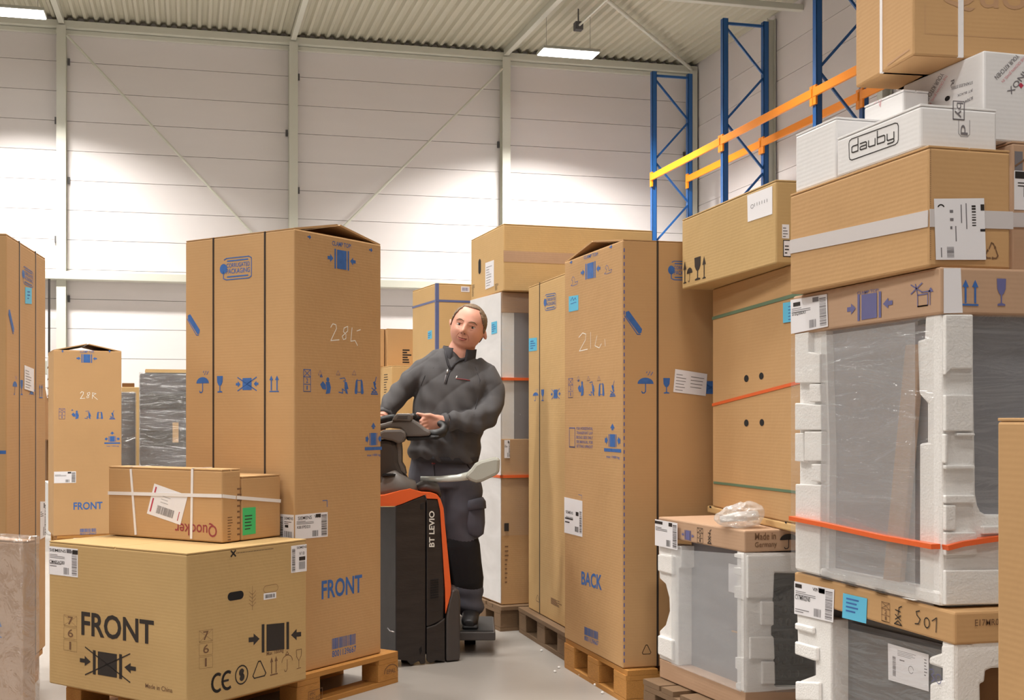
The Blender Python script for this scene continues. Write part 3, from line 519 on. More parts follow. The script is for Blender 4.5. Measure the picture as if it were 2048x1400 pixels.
put(R, 'lift', 731, 845, 762, 910, 'ink_blue'); put(R, 'mark', 645, 1001, 654, 1014, 'ink_blue')
put(R, TX('FRONT'), 643, 1155, 724, 1192, 'ink_blue'); put(R, 'barnum', 664, 1272, 712, 1309, 'ink_blue')
sticker(R, 0, 0, 0, 0, quad=[(590, 1030), (655, 1024), (655, 1073), (590, 1079)], prints=((LABEL_DARK, 'ink_black'), ([('t', 'SIEMENS', .08, .78, .5, .92)], 'ink_black'), ([('t', 'KI81FPDD3', .06, .42, .45, .54)], 'ink_black'), ([('t', 'V10', .58, .8, .78, .93)], 'ink_black')))
sticker(L, 0, 0, 0, 0, quad=[(561, 1028), (588, 1030), (588, 1079), (561, 1074)], prints=((bars(0, .05, .2, .9, 20, 8, True) + [('t', 'SIEMENS', .3, .78, .95, .9), ('p', rect(.35, .45, .6, .56))] + rows(.3, .6, .9, .75, 2) + bars(.3, .05, .9, .3, 9, 7), 'ink_black'),))
put(L, 'logo', 441, 515, 503, 558, 'ink_blue'); put(L, 'knife', 376, 628, 400, 669, 'ink_blue')
put(L, 'umbrella', 393, 742, 418, 786, 'ink_blue'); put(L, 'glass', 433, 752, 447, 785, 'ink_blue'); put(L, 'crossed', 472, 753, 517, 783, 'ink_blue'); put(L, 'arrows', 539, 751, 558, 784, 'ink_blue')
for px in (427, 530): strap(T, 'strap_black', 'V_L', u=L.uv(px, 700)[0], width=.009, th=.002)
PT = pallet(T, -.56, .66, -.035, .77, 'new yellow wooden pallet under the tall 28Li carton', 'R')
for q_, s_ in (([(756, 1329), (784, 1322), (784, 1349), (756, 1356)], [('l', arc(.5, .35, .48, 0, 180, 14, .6), .06), ('t', 'EPAL', .18, .3, .82, .62)]), ([(604, 1382), (632, 1373), (632, 1394), (604, 1402)], [outline(0, 0, 1, 1, .05), ('t', 'IPPC', .1, .55, .5, .85), ('t', 'NL-HT', .1, .15, .9, .42)])):
    k_ = put(T.R, s_, 0, 0, 0, 0, 'ink_brown', quad=q_, name='burned_stamp', off=.0365, vmin=-1)
    k_.parent = PT; k_.matrix_parent_inverse = Matrix.Identity(4)
    k_.matrix_local = (Matrix.Translation(PT.location) @ Matrix.Rotation(PT.rotation_euler.z, 4, 'Z')).inverted() @ Matrix.Translation(T.o.location) @ Matrix.Rotation(T.o.rotation_euler.z, 4, 'Z')
# front carton
A = fit(373, 4.42, 55.5, .146, xl=98, xr=613, yt=1107)
carton(A, 'appliance_carton', 'large squat carton with black FRONT print at lower left', 'carton', 'kraft_yellow', ridge='R')
L, R = A.L, A.R
put(L, TX('FRONT'), 0, 0, 0, 0, 'ink_black', quad=[(163, 1222), (308, 1241), (308, 1290), (163, 1270)])
put(L, 'stack761', 128, 1231, 154, 1302, 'ink_brown'); put(L, 'clampx', 0, 0, 0, 0, 'ink_black', quad=[(160, 1295), (272, 1312), (272, 1364), (160, 1345)])
put(L, TX('Made in China'), 0, 0, 0, 0, 'ink_brown', quad=[(291, 1366), (345, 1376), (345, 1386), (291, 1375)])
sticker(L, 0, 0, 0, 0, quad=[(98, 1092), (156, 1098), (156, 1155), (98, 1148)], prints=((LABEL_DARK + rows(.04, .3, .5, .46, 2), 'ink_grey'), ([('t', 'SIEMENS', .03, .82, .6, .93), ('t', 'V10', .64, .82, .8, .93), ('p', rect(.82, .8, 1, .95)), ('t', 'CM485AGB0', .03, .4, .55, .52)], 'ink_black')))
put(R, 'perf', 462, 1096, 547, 1113, 'ink_black', quad=[(462, 1102), (547, 1091), (547, 1103), (462, 1113)])
sticker(R, 0, 0, 0, 0, quad=[(582, 1092), (613, 1088), (613, 1142), (582, 1146)], prints=((bars(.05, .05, .25, .9, 22, 8, True) + [('t', 'SIEMENS', .35, .86, 1, .95), ('t', 'V10', .5, .62, .85, .74), ('p', rect(.5, .42, .9, .56))] + bars(.5, .1, .9, .38, 8, 7), 'ink_black'),))
put(R, 'slot', 455, 1183, 487, 1200, 'hole_dark', name='hand_hole'); put(R, 'slot_line', 527, 1170, 556, 1184, 'ink_brown'); put(R, 'flower', 496, 1172, 513, 1220, 'ink_brown')
sticker(R, 0, 0, 0, 0, quad=[(527, 1187), (552, 1184), (552, 1196), (527, 1200)], prints=((bars(.1, .2, .9, .8, 12), 'ink_black'),))
put(R, 'stack761', 0, 0, 0, 0, 'ink_brown', quad=[(398, 1262), (425, 1258), (425, 1334), (398, 1338)])
put(R, 'clamp', 0, 0, 0, 0, 'ink_black', quad=[(497, 1250), (602, 1240), (602, 1296), (497, 1310)]); put(R, TX('Max 1000kg'), 533, 1300, 567, 1310, 'ink_brown')
for k, a, y0, y1, m_ in (('ce', (423, 462), 1345, 1382, 'ink_black'), ('dot', (470, 496), 1330, 1369, 'ink_black'), ('recycle', (505, 532), 1321, 1354, 'ink_black'), ('arrows', (540, 555), 1313, 1350, 'ink_brown'), ('umbrella_line', (563, 585), 1303, 1343, 'ink_brown'), ('glass_line', (591, 604), 1299, 1337, 'ink_brown')):
    put(R, k, a[0], y0, a[1], y1, m_)
# carton with white straps, upside-down print, and the small one tied to it
zt = A.z0+A.h+.004
Q = fit(444.6, 2400*(CH-zt)/(1086-HY), 58.5, zt, xl=217, w=.105, yt=939)
carton(Q, 'strapped_carton', 'flat brown carton with white straps and upside-down print on the front carton', 'carton', 'kraft', ridge='L')
L = Q.L
put(L, TX('Quooker'), 350, 1044, 434, 1072, 'ink_wine', rot=2)
for u in ((263, 272), (386, 383)):
    tie(L, [(u[0]-1, 938), (u[1], 1083)], .012, 'strap_white'); us = L.uv(u[0], 938)[0]; yb = Q.d/2-us
    boxo('strap', -Q.w/2-.002, Q.w/2, yb-.006, yb+.006, Q.h+.0003, Q.h+.002, 'strap_white', Q.o)
tie(L, [(217, 986), (444.4, 992)], .014, 'strap_white', proud=.0035); tie(Q.R, [(444.8, 992), (471, 995)], .014, 'strap_white')
sticker(L, 0, 0, 0, 0, quad=[(309, 967), (376, 991), (361, 1050), (294, 1027)], prints=((bars(.25, .12, .75, .38, 24, 3) + rows(.3, .5, .7, .8, 3, 4, .12), 'ink_grey'), ([('p', rect(.06, .1, .1, .55)), ('p', rect(.06, .7, .1, .92)), ('p', rect(.88, .1, .9, .4))], 'ink_red')))
put(Q.R, 'fine_rows', 455, 1030, 466, 1080, 'ink_brown')
S = fit(473, Q.Z+Q.rd[1]*(Q.w+.006)+.0, 58.5, zt, d=.3, xr=561, yt=953); S.X = Q.X+Q.rd[0]*(Q.w+.006)
S = fit(CX+S.X/S.Z*F, S.Z, 58.5, zt, d=.36, xr=561, yt=953)
carton(S, 'strapped_carton', 'small brown carton with green label behind the white-strapped flat carton', 'carton', 'kraft', ridge='R')
sticker(S.R, 0, 0, 0, 0, m='paper_green', quad=[(485, 1016), (511, 1014), (511, 1067), (485, 1071)], prints=((rows(.15, .2, .9, .8, 5, 3, .3), 'ink_black'),), label='bright green label')
tie(S.R, [(473, 995), (561, 1002)], .014, 'strap_white'); put(S.R, 'fine_rows', 474, 968, 484, 1070, 'ink_brown')
# far left tall carton
B = fit(13, 4.92, 98.3, .146, xr=91, d=.66, yt=467)
carton(B, 'appliance_carton', 'tall brown carton with cyan note cut by the left edge', 'carton', 'kraft', top='flaps', ridge='L')
R = B.R
put(R, 'logo', 0, 0, 0, 0, 'ink_blue', quad=[(44, 530), (66, 545), (66, 576), (44, 565)]); sticker(R, 0, 0, 0, 0, m='paper_cyan', quad=[(50, 574), (63, 576), (63, 608), (50, 607)], prints=((rows(.3, .3, .8, .9, 3), 'ink_blue'),), label='cyan note')
put(R, 'knife', 17, 620, 28, 664, 'ink_blue'); put(R, 'umbrella', 25, 752, 34, 790, 'ink_blue'); put(R, 'glass', 40, 760, 46, 790, 'ink_blue'); put(R, 'crossed', 57, 770, 69, 791, 'ink_blue'); put(R, 'arrows', 78, 768, 85, 796, 'ink_blue')
sticker(R, 0, 0, 0, 0, quad=[(48, 730), (67, 738), (67, 784), (48, 778)], prints=((rows(.1, .1, .9, .9, 7, 3, .2), 'ink_grey'),), off=.002)
sticker(R, 0, 0, 0, 0, quad=[(80, 1003), (91, 1003), (91, 1073), (80, 1079)], prints=((LABEL_DARK, 'ink_black'),))
put(B.L, 'fill', 0, 0, 0, 0, 'ink_blue', quad=[(-8, 901), (12, 901), (12, 908), (-8, 908)])
for px in (38.5, 71): strap(B, 'strap_black', 'V_R', u=R.uv(px, 700)[0], width=.011, th=.002)
pallet(B, 0, .72, .02, .62, 'wooden pallet under the tall carton at the left edge', 'R')
# 28R carton farther back
C = fit(107, 11.0, 24, .146, xr=243, d=.6, yt=700)
carton(C, 'appliance_carton', 'tall brown carton marked 28R farther back at left', 'carton', 'kraft', top='tent', ridge='L', ridge_h=.06)
R = C.R
put(R, 'clamp', 153, 708, 194, 726, 'ink_blue'); put(R, TX('CLAMP TOP!'), 160, 701, 188, 706, 'ink_blue'); put(R, 'h28R', 160, 783, 195, 799, 'ink_white', name='handwriting')
put(R, 'stack', 118, 817, 130, 838, 'ink_violet')
for x0, x1, k in ((143, 158, 'reader'), (168, 183, 'carry'), (193, 206, 'two_carry'), (219, 230, 'dolly')): put(R, k, x0, 821, x1, 838, 'ink_blue')
put(R, 'lift', 210, 863, 239, 892, 'ink_blue'); put(R, TX('FRONT'), 147, 1004, 205, 1019, 'ink_blue'); put(R, 'barnum', 160, 1057, 193, 1072, 'ink_blue')
put(R, 'up', 122, 700, 128, 705, 'ink_blue'); put(R, 'up', 216, 700, 222, 705, 'ink_blue')
sticker(R, 108, 943, 152, 966, prints=((LABEL_DARK, 'ink_black'),))
pallet(C, .03, .7, -.0, .68, 'wooden pallet under the 28R carton', 'R')
# things around it
def plain(name, label, cat, b, m, top=None, pal=None, group=None, palm='wood_grey'):
    carton(b, name, label, cat, m, group, top=top)
    if pal: pallet(b, -.04, b.w+.04, -.04, b.d+.04, pal, 'R', palm)
    return b
D = fit(96, 12.6, 24, .0, xr=113, d=.5, yt=966); D.h = hz(966, 12.6)
plain('display_carton', 'white carton with dark side slot left behind the 28R carton', 'carton', D, 'white_carton'); D.R.width
put(D.R, 'fill', 100, 996, 108, 1038, 'hole_dark', name='slot')
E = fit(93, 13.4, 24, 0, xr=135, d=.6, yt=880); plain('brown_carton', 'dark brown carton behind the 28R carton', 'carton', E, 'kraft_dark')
# leaning sheet
t = thing('cardboard_sheet', 'narrow brown cardboard sheet leaning left behind the 28R carton', 'sheet', W(ray(92, 13.3), 13.2, hz(880, 13.35)+.004), -YAW)
bm = bmesh.new(); bar(bm, (.02, 0, .0), (-.12, .0, .72), .06, .5, (0, 1, 0)); obj('sheet', bm, 'kraft_inner', t)
# rack of flat white parcels far behind
for k, (ya, yb) in enumerate(((712, 733), (737, 757), (760, 775), (778, 790))):
    Zk = 15.5; b = fit(95, Zk, 20, hz(yb, Zk), xr=112+k, d=.5, yt=ya)
    boxes = plain('shrink_wrapped_parcel', ['topmost', 'second', 'third', 'lowest'][k]+' pale wrapped parcel of the far stack left of 28R', 'parcel', b, 'white_carton', group='pale wrapped parcels')
    b2 = fit(95, Zk, 20, hz(yb, Zk)-.0175, xr=112+k, d=.5, h=.016); b2.c = b.c.copy(); b2.c.z = b2.z0
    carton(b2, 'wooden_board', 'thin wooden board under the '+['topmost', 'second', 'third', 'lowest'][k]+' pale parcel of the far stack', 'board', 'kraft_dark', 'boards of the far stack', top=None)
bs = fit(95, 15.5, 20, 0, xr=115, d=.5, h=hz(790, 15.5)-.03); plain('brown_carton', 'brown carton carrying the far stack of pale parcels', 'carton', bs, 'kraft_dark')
# grey film-wrapped pallet loads
G = fit(281, 12.2, 16, .146, xr=400, d=.8, yt=747)
carton(G, 'wrapped_load', 'tall pallet load wrapped in dark grey stretch film', 'pallet load', 'appliance_mid', top=None)
boxo('stretch_film', -G.w/2-.012, G.w/2+.012, -G.d/2-.012, G.d/2+.012, 0.01, G.h+.012, 'film_grey', G.o)
for k in range(8): boxo('carton_layer', -G.w/2-.004, G.w/2+.004, -G.d/2-.004, G.d/2+.004, .02+k*G.h/8, (k+1)*G.h/8-.004, ('appliance_dark', 'box_grey')[k % 2], G.o)
boxo('lid_board', -G.w/2+.05, G.w/2-.1, -G.d/2+.1, G.d/2-.1, G.h+.013, G.h+.05, 'kraft_light', G.o)
slab(G.R, [(345, 845), (357, 845), (357, 885), (345, 885)], .01, 'kraft_light', 'corner_board', proud=.011)
pallet(G, -.04, .8, -.04, .84, 'grey wooden pallet under the dark film-wrapped load', 'R', 'wood_grey')
H = fit(228, 12.9, 16, .146, xr=271, d=.6, yt=785)
carton(H, 'wrapped_load', 'narrow blue-grey film-wrapped load right of the 28R carton', 'pallet load', 'appliance_mid', top=None)
boxo('stretch_film', -H.w/2-.01, H.w/2+.01, -H.d/2-.01, H.d/2+.01, .01, H.h+.01, 'film_grey', H.o)
pallet(H, -.04, .17, -.04, .64, 'grey wooden pallet under the narrow blue-grey load', 'L', 'wood_grey')
I = fit(243, 14.0, 16, 0, xr=279, d=.5, yt=774); plain('brown_carton', 'brown carton standing behind the narrow blue-grey load', 'carton', I, 'kraft_light')
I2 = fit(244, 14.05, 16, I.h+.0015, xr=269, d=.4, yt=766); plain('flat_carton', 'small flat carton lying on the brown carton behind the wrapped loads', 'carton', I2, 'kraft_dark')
# shrink-wrapped carton at the lower left corner
J = fit(46, 4.0, 62, .0, xr=72, d=.7, yt=1080)
J.h = hz(1082, 4.0)
carton(J, 'wrapped_carton', 'brown carton in crinkled clear shrink film at lower left corner', 'carton', 'kraft_pink', ridge='R')
bm = bmesh.new(); box(bm, -J.w/2-.008, J.w/2+.008, -J.d/2-.008, J.d/2+.008, .002, J.h+.012); bmesh.ops.subdivide_edges(bm, edges=bm.edges[:], cuts=30, use_grid_fill=True)
for v in bm.verts:
    q = v.co; k = math.sin(26*q.z+9*q.y+3*math.sin(14*q.z-6*q.y))+.7*math.sin(60*q.y-22*q.z+2*math.sin(31*q.z)); q += Vector((k, .6*k, 0))*.0035
obj('shrink_film', bm, 'film_crinkle', J.o, smooth=True)
put(J.L, 'arrow_up', -6, 1240, 4, 1275, 'ink_blue')
# ---------------------------------------------------------------- boxes behind the man
K = fit(872, 7.75, 20, .146, xl=825, w=.56, yt=566)
carton(K, 'appliance_carton', 'tall pale carton with blue corner tape behind the man', 'carton', 'kraft_light', top='flaps')
for f, u0, u1 in ((K.L, K.d-.022, K.d), (K.R, 0, .02)): put(f, 'fill', 0, 0, 0, 0, 'strap_blue', uvr=(u0, .0, u1, K.h), name='corner_tape')
strap(K, 'strap_blue', 'H', v=K.L.uv(869, 602)[1], width=.014)
sticker(K.L, 0, 0, 0, 0, m='paper_cyan', quad=[(856, 663), (864, 660), (864, 677), (856, 679)], prints=((rows(.1, .2, .9, .9, 3), 'ink_blue'),), label='cyan note')
sticker(K.R, 922, 573, 939, 584, prints=((bars(.1, .2, .9, .8, 10), 'ink_violet'),))
pallet(K, -.03, .6, -.03, K.d+.03, 'wooden pallet under the tall pale carton', 'R')
N = fit(783, 8.7, 20, .146, xl=745, w=.5, yt=731)
carton(N, 'brown_carton', 'tan carton with black print behind the man\'s arm', 'carton', 'kraft_light', top='flaps')
put(N.L, 'fine_rows', 768, 745, 777, 790, 'ink_black')
pallet(N, -.03, .5, -.03, N.d+.03, 'wooden pallet under the tan carton behind the man', 'R')
O = fit(774, 8.95, 20, N.z0+N.h+.0015, w=.33, d=.4, yt=657)
carton(O, 'brown_carton', 'brown carton with fine black print stacked behind the man', 'carton', 'kraft', top='flaps')
put(O.R, 'text_block', 805, 697, 825, 726, 'ink_black')
P_ = fit(738, 8.95, 20, N.z0+N.h+.0015, w=.118, d=.4, yt=657)
P_.w = .122; P_ = fit(738, 8.95-.0, 20, N.z0+N.h+.0015, w=.12, d=.4, yt=657)
carton(P_, 'brown_carton', 'brown carton at the edge of the tall 28Li carton, beside a printed one', 'carton', 'kraft', top='flaps')
# white shrink-wrapped appliance on a pallet
U = fit(1004, 6.94, 20.5, .146, xl=945, w=.6, yt=585)
carton(U, 'wrapped_appliance', 'tall white foil-wrapped appliance with orange straps right of the man', 'appliance', 'foam', top=None)
U.o.children[0].name = 'foam_body'
x, y, h = U.w/2, U.d/2, U.h
v1 = U.R.uv(1006, 625)[1]; v2 = U.R.uv(1006, 878)[1]
boxo('top_cap', -x-.004, x+.004, -y-.004, y+.004, v1, h+.004, 'kraft_pink', U.o, bevel=.004)
boxo('base_carton', -x-.006, x+.006, -y-.006, y+.006, 0, v2, 'kraft', U.o, bevel=.004)
boxo('steel_side', -x+.075, x-.075, -y-.003, -y+.01, v2, v1, 'appliance_steel', U.o)
boxo('white_foil', -x-.012, -x-.009, -y-.008, y+.008, .01, h, 'film_white', U.o)
boxo('stretch_film', -x-.009, x+.009, -y-.0125, -y-.0095, .4, h, 'film_clear', U.o)
for py in (758, 953): strap(U, 'strap_orange', 'H', v=U.R.uv(1006, py)[1], width=.016, th=.0155)
sticker(U.L, 0, 0, 0, 0, m='paper_cyan', quad=[(987, 645), (998, 642), (998, 666), (987, 669)], prints=((rows(.1, .2, .9, .9, 4), 'ink_blue'),), label='cyan note', off=.0135)
sticker(U.R, 1007, 880, 1018, 916, prints=((LABEL_DARK, 'ink_black'),), off=.014)
put(U.R, 'fine_rows', 1008, 1085, 1016, 1165, 'ink_brown', off=.0135); put(U.R, 'fill', 1007, 1046, 1016, 1062, 'ink_black', off=.0135)
pallet(U, -.03, .68, -.05, U.d+.08, 'dark old pallet under the white foil-wrapped appliance', 'R', 'wood_grey')
V = fit(1007, 6.9, 16.5, U.z0+U.h+.006, xl=942, xr=1305, yt=447)
carton(V, 'long_carton', 'long light carton lying on top of the white foil-wrapped appliance', 'carton', 'kraft_light')
for f in (V.R,): put(f, 'fill', 0, 0, 0, 0, 'kraft_pink', uvr=(0, f.uv(1100, 527)[1], f.width, f.uv(1100, 505)[1]), name='tape')
sticker(V.L, 0, 0, 0, 0, quad=[(971, 526), (988, 520), (988, 572), (971, 579)], prints=((rows(.1, .1, .9, .9, 8, 3, .2), 'ink_grey'),))
put(V.L, 'slot', 957, 518, 962, 548, 'hole_dark', rot=1, name='hand_hole'); put(V.L, 'fine_rows', 944, 568, 950, 592, 'ink_black'); put(V.L, 'fine_rows', 990, 566, 998, 580, 'ink_black')
# tall carton between
X14 = fit(1139.5, 6.1, 13.7, .146, xl=1057, w=.6, h=1.825)
carton(X14, 'appliance_carton', 'tall yellowish carton with cyan note left of the BACK carton', 'carton', 'kraft_light', top='flaps')
L = X14.L
put(L, 'logo', 0, 0, 0, 0, 'ink_blue', quad=[(1088, 590), (1112, 586), (1112, 617), (1088, 622)]); sticker(L, 0, 0, 0, 0, m='paper_cyan', quad=[(1058, 677), (1074, 675), (1074, 701), (1058, 703)], prints=((rows(.2, .2, .9, .9, 4), 'ink_blue'),), label='cyan note')
put(L, 'umbrella', 1066, 778, 1077, 802, 'ink_blue'); put(L, 'glass', 1082, 779, 1089, 802, 'ink_blue'); put(L, 'crossed', 1102, 777, 1121, 799, 'ink_blue'); put(L, 'recycle', 1072, 1190, 1079, 1203, 'ink_black')
put(L, 'text_block', 1102, 1200, 1127, 1213, 'ink_brown')
strap(X14, 'strap_black', 'V_L', u=L.uv(1079.5, 800)[0], width=.009, th=.002)
pallet(X14, -.04, .7, -.06, X14.d+.06, 'light old pallet under the tall yellowish carton', 'L', 'wood_grey')
# the BACK carton
Y = fit(1245, 5.165, 15, .146, xl=1129, w=.71, yt=480)
carton(Y, 'appliance_carton', 'tall brown carton marked BACK right of the aisle', 'carton', 'kraft', top='tent', ridge='R', ridge_h=.045)
L, R = Y.L, Y.R
put(L, 'clamp', 0, 0, 0, 0, 'ink_blue', quad=[(1162, 530), (1201, 518), (1201, 554), (1162, 562)]); put(L, TX('CLAMP TOP!'), 0, 0, 0, 0, 'ink_blue', quad=[(1168, 512), (1196, 504), (1196, 511), (1168, 519)])
put(L, 'bird', 1142, 552, 1156, 571, 'ink_blue'); put(L, 'bird', 1209, 529, 1224, 547, 'ink_blue'); put(L, 'arrow_tick', 1140, 520, 1145, 529, 'ink_blue'); put(L, 'arrow_tick', 1219, 489, 1225, 498, 'ink_blue')
sticker(L, 0, 0, 0, 0, m='paper_cyan', quad=[(1138, 593), (1157, 590), (1157, 620), (1138, 624)], prints=(([('l', [(.2, .7), (.4, .9), (.5, .7), (.7, .85), (.8, .7)], .05), ('l', [(.2, .5), (.8, .55)], .04)], 'ink_blue'),), label='cyan note')
put(L, 'h21L', 1158, 662, 1211, 700, 'ink_white', name='handwriting'); put(L, 'stack', 1137, 757, 1146, 795, 'ink_violet')
for x0, x1, k in ((1156, 1168, 'reader'), (1177, 1190, 'carry'), (1197, 1209, 'two_carry'), (1220, 1231, 'dolly')): put(L, k, x0, 762, x1, 792, 'ink_blue')
for x in (1154, 1174, 1195): put(L, 'warn', x, 752, x+6, 761, 'ink_violet')
put(L, 'lift', 1210, 847, 1241, 914, 'ink_blue'); put(L, 'frame', 1139, 856, 1150, 894, 'ink_violet')
for i, s in enumerate(('FOR HORIZONTAL', 'TRANSPORT LAY', 'BROAD SIDE ONLY', 'SEE MANUAL FOR', 'SETTING UPRIGHT')): put(L, TX(s), 1153, 854+9*i, 1186, 860+9*i, 'ink_violet')
put(L, 'mark', 1157, 990, 1164, 998, 'ink_blue')
sticker(L, 0, 0, 0, 0, quad=[(1129, 994), (1165, 1002), (1165, 1074), (1129, 1065)], prints=((rows(.05, .3, .55, .5, 2)+bars(.85, .1, .97, .7, 20, 8, True)+bars(.6, .1, .8, .25, 8)+[('p', rect(.65, .55, .8, .66)), ('t', 'SIEMENS', .1, .56, .5, .64), ('t', 'KI86NADF0', .1, .4, .5, .48)], 'ink_black'),))
put(L, TX('BACK'), 0, 0, 0, 0, 'ink_blue', quad=[(1163, 1142), (1204, 1150), (1204, 1181), (1163, 1169)])
put(L, 'barnum', 0, 0, 0, 0, 'ink_blue', quad=[(1169, 1253), (1197, 1264), (1197, 1292), (1169, 1280)])
put(R, 'knife', 1251, 622, 1284, 667, 'ink_blue'); put(R, 'umbrella', 1275, 743, 1307, 787, 'ink_blue'); put(R, 'glass', 1325, 756, 1341, 787, 'ink_blue'); put(R, 'crossed', 1396, 759, 1446, 791, 'ink_blue')
put(R, 'logo', 1337, 523, 1392, 560, 'ink_blue'); put(R, 'recycle', 1284, 1289, 1302, 1308, 'ink_black'); put(R, 'seam', 1247, 490, 1249.5, 1325, 'ink_violet')
sticker(R, 0, 0, 0, 0, quad=[(1350, 738), (1414, 748), (1411, 792), (1346, 784)], prints=((rows(.05, .1, .45, .9, 6, 3, .2)+rows(.5, .3, .95, .9, 4, 5, .2), 'ink_grey'),), label='white delivery note', off=.003)
strap(Y, 'strap_black', 'V_R', u=R.uv(1315, 800)[0], width=.009, th=.002)
pallet(Y, -.0, .86, -.04, .76, 'wooden pallet under the BACK carton', 'L')
# ================================================================ right-hand stacks
# oven in foam and film beside the BACK carton
OV = fit(1490, 4.38, 19.5, .1465, xl=1319, w=.5, yt=1061)
def unit_cap(b, m='kraft_pink', py=None, px=None, name='top_cap', over=.004):
    v = b.R.uv(px, py)[1]; x, y = b.w/2, b.d/2
    return boxo(name, -x-over, x+over, -y-over, y+over, v, b.h, m, b.o, bevel=.006), v
def unit(b, name, label, inset=.05, side='appliance_steel'):
    o = thing(name, label, 'appliance', b.c, b.rot); b.o = o
    boxo('carcass', -b.w/2+inset, b.w/2-inset, -b.d/2+inset, b.d/2-inset, .012, b.h-.012, side, o, bevel=.004); return o
unit(OV, 'packed_oven', 'packed oven in white foam under carton lid marked Made in Germany', .06, 'appliance_steel')
_, vc = unit_cap(OV, 'kraft_pink', 1105, 1491); x, y = OV.w/2, OV.d/2
for k_ in OV.o.children:
    if k_.name.startswith('carcass'): k_.scale.y = .82; k_.location.y = -.05
vb = OV.R.uv(1492, 1384)[1]
boxo('base_tray', -x, x, -y, y, 0, vb, 'kraft_pink', OV.o, bevel=.004)
L, R = OV.L, OV.R
slab(L, [(1317,1088),(1362,1092),(1362,1135),(1357,1138),(1357,1332),(1319,1316),(1319,1262),(1331,1250),(1339,1222),(1338,1195),(1331,1168),(1319,1157)], .085, 'foam', 'foam_corner', bevel=.004)
slab(L, [(1320,1108),(1352,1112),(1352,1150),(1320,1142)], .02, 'foam', 'foam_pad', proud=.012, bevel=.006)
slab(L, [(1320,1270),(1350,1280),(1350,1322),(1320,1308)], .02, 'foam', 'foam_pad', proud=.012, bevel=.006)
slab(L, [(1490,1106),(1470,1107),(1470,1114),(1484,1118),(1484,1136),(1469,1134),(1469,1147),(1484,1152),(1484,1172),(1470,1172),(1470,1195),(1488,1200),(1488,1260),(1489,1262),(1489,1315),(1472,1314),(1472,1336),(1484,1345),(1484,1364),(1473,1366),(1473,1377),(1490,1383)], .055, 'foam', 'foam_corner', proud=.004, bevel=.005)
slab(R, [(1490,1105),(1610,1105),(1610,1147),(1551,1146),(1546,1150),(1546,1162),(1539,1165),(1539,1187),(1546,1190),(1546,1251),(1543,1253),(1543,1271),(1547,1273),(1549,1370),(1553,1374),(1610,1374),(1610,1386),(1490,1386)], .055, 'foam', 'foam_frame', bevel=.006)
for q in ([(1519,1202),(1545,1202),(1545,1250),(1519,1250)], [(1497,1273),(1545,1273),(1547,1318),(1497,1318)], [(1521,1322),(1547,1322),(1548,1368),(1521,1368)], [(1492,1110),(1600,1108),(1600,1144),(1546,1144),(1544,1196),(1492,1196)]):
    slab(R, q, .012, 'foam', 'foam_pad', proud=.011, bevel=.005)
slab(R, [(1535,1140),(1640,1140),(1640,1380),(1535,1380)], .01, 'appliance_dark', 'ribbed_panel', proud=-.035)
bm = bmesh.new()
for i in range(7):
    for j in range(4):
        u, v = R.uv(1556+j*16+(i % 2)*8, 1195+i*26); ball(bm, R.p3(u, v, -.036), (.012, .004, .016), 10, 6)
obj('pressed_ribs', bm, 'appliance_dark', OV.o, smooth=True)
slab(L, [(1434,1128),(1476,1136),(1476,1196),(1434,1184)], .003, 'paper', 'paper_sheet', proud=-.05)
slab(L, [(1462,1285),(1470,1288),(1468,1322),(1461,1318)], .004, 'ink_black', 'rating_plate', proud=-.052)
slab(L, [(1440,1262),(1490,1276),(1490,1279),(1440,1265)], .004, 'kraft', 'edge_tape', proud=-.05)
slab(L, [(1350,1098),(1489,1108),(1489,1383),(1350,1328)], .0012, 'film_hazy', 'stretch_film', proud=.016)
slab(R, [(1491,1108),(1640,1108),(1640,1383),(1491,1383)], .0012, 'film_clear', 'stretch_film', proud=.014)
sticker(L, 0, 0, 0, 0, quad=[(1318, 1038), (1363, 1046), (1363, 1100), (1318, 1090)], prints=((LABEL_DARK+[('p', rect(0,.84,.35,.95))], 'ink_black'),), off=.019)
put(L, 'clamp', 0, 0, 0, 0, 'ink_violet', quad=[(1366,1058),(1390,1062),(1390,1083),(1366,1078)], off=.006); put(L, 'stack', 1397, 1056, 1408, 1086, 'ink_black', off=.006); put(L, 'fork', 1417, 1059, 1426, 1087, 'ink_black', off=.006)
put(R, TX('Made in'), 1508, 1065, 1550, 1079, 'ink_brown', off=.006); put(R, TX('Germany'), 1508, 1083, 1552, 1097, 'ink_brown', off=.006); put(R, 'umbrella_plain', 1558, 1064, 1593, 1098, 'ink_black', off=.006)
pallet(OV, -.075, .72, -.1, OV.d+.0, 'weathered pallet with uneven boards under the packed oven', 'R', 'wood_grey')
# tray and perforated carton standing on the oven
TY = fit(1612, 4.19, 8.2, OV.z0+OV.h+.001, xl=1414, w=.45, h=.03)
carton(TY, 'cardboard_tray', 'shallow brown cardboard tray under the carton with round holes', 'tray', 'kraft_light', top=None)
put(TY.L, 'disc', 1419, 1012, 1423, 1016, 'hole_dark'); put(TY.L, 'disc', 1570, 1043, 1574, 1047, 'hole_dark')
HC = fit(1610, 4.2, 8.2, TY.z0+TY.h+.001, xl=1425, w=.43, h=1.777-TY.z0-TY.h-.002)
carton(HC, 'perforated_carton', 'brown carton with four round holes, green and orange straps', 'carton', 'kraft', top=None)
L = HC.L
for px, py in ((1493, 757), (1523, 752), (1493, 846), (1524, 845)): put(L, 'disc', px-4.5, py-7, px+4.5, py+7, 'hole_dark', name='round_hole')
tie(L, [(1425, 637), (1609, 585)], .013, 'strap_green'); tie(L, [(1425, 810), (1609, 762)], .012, 'strap_orange'); tie(L, [(1428, 965), (1609, 986)], .01, 'strap_green')
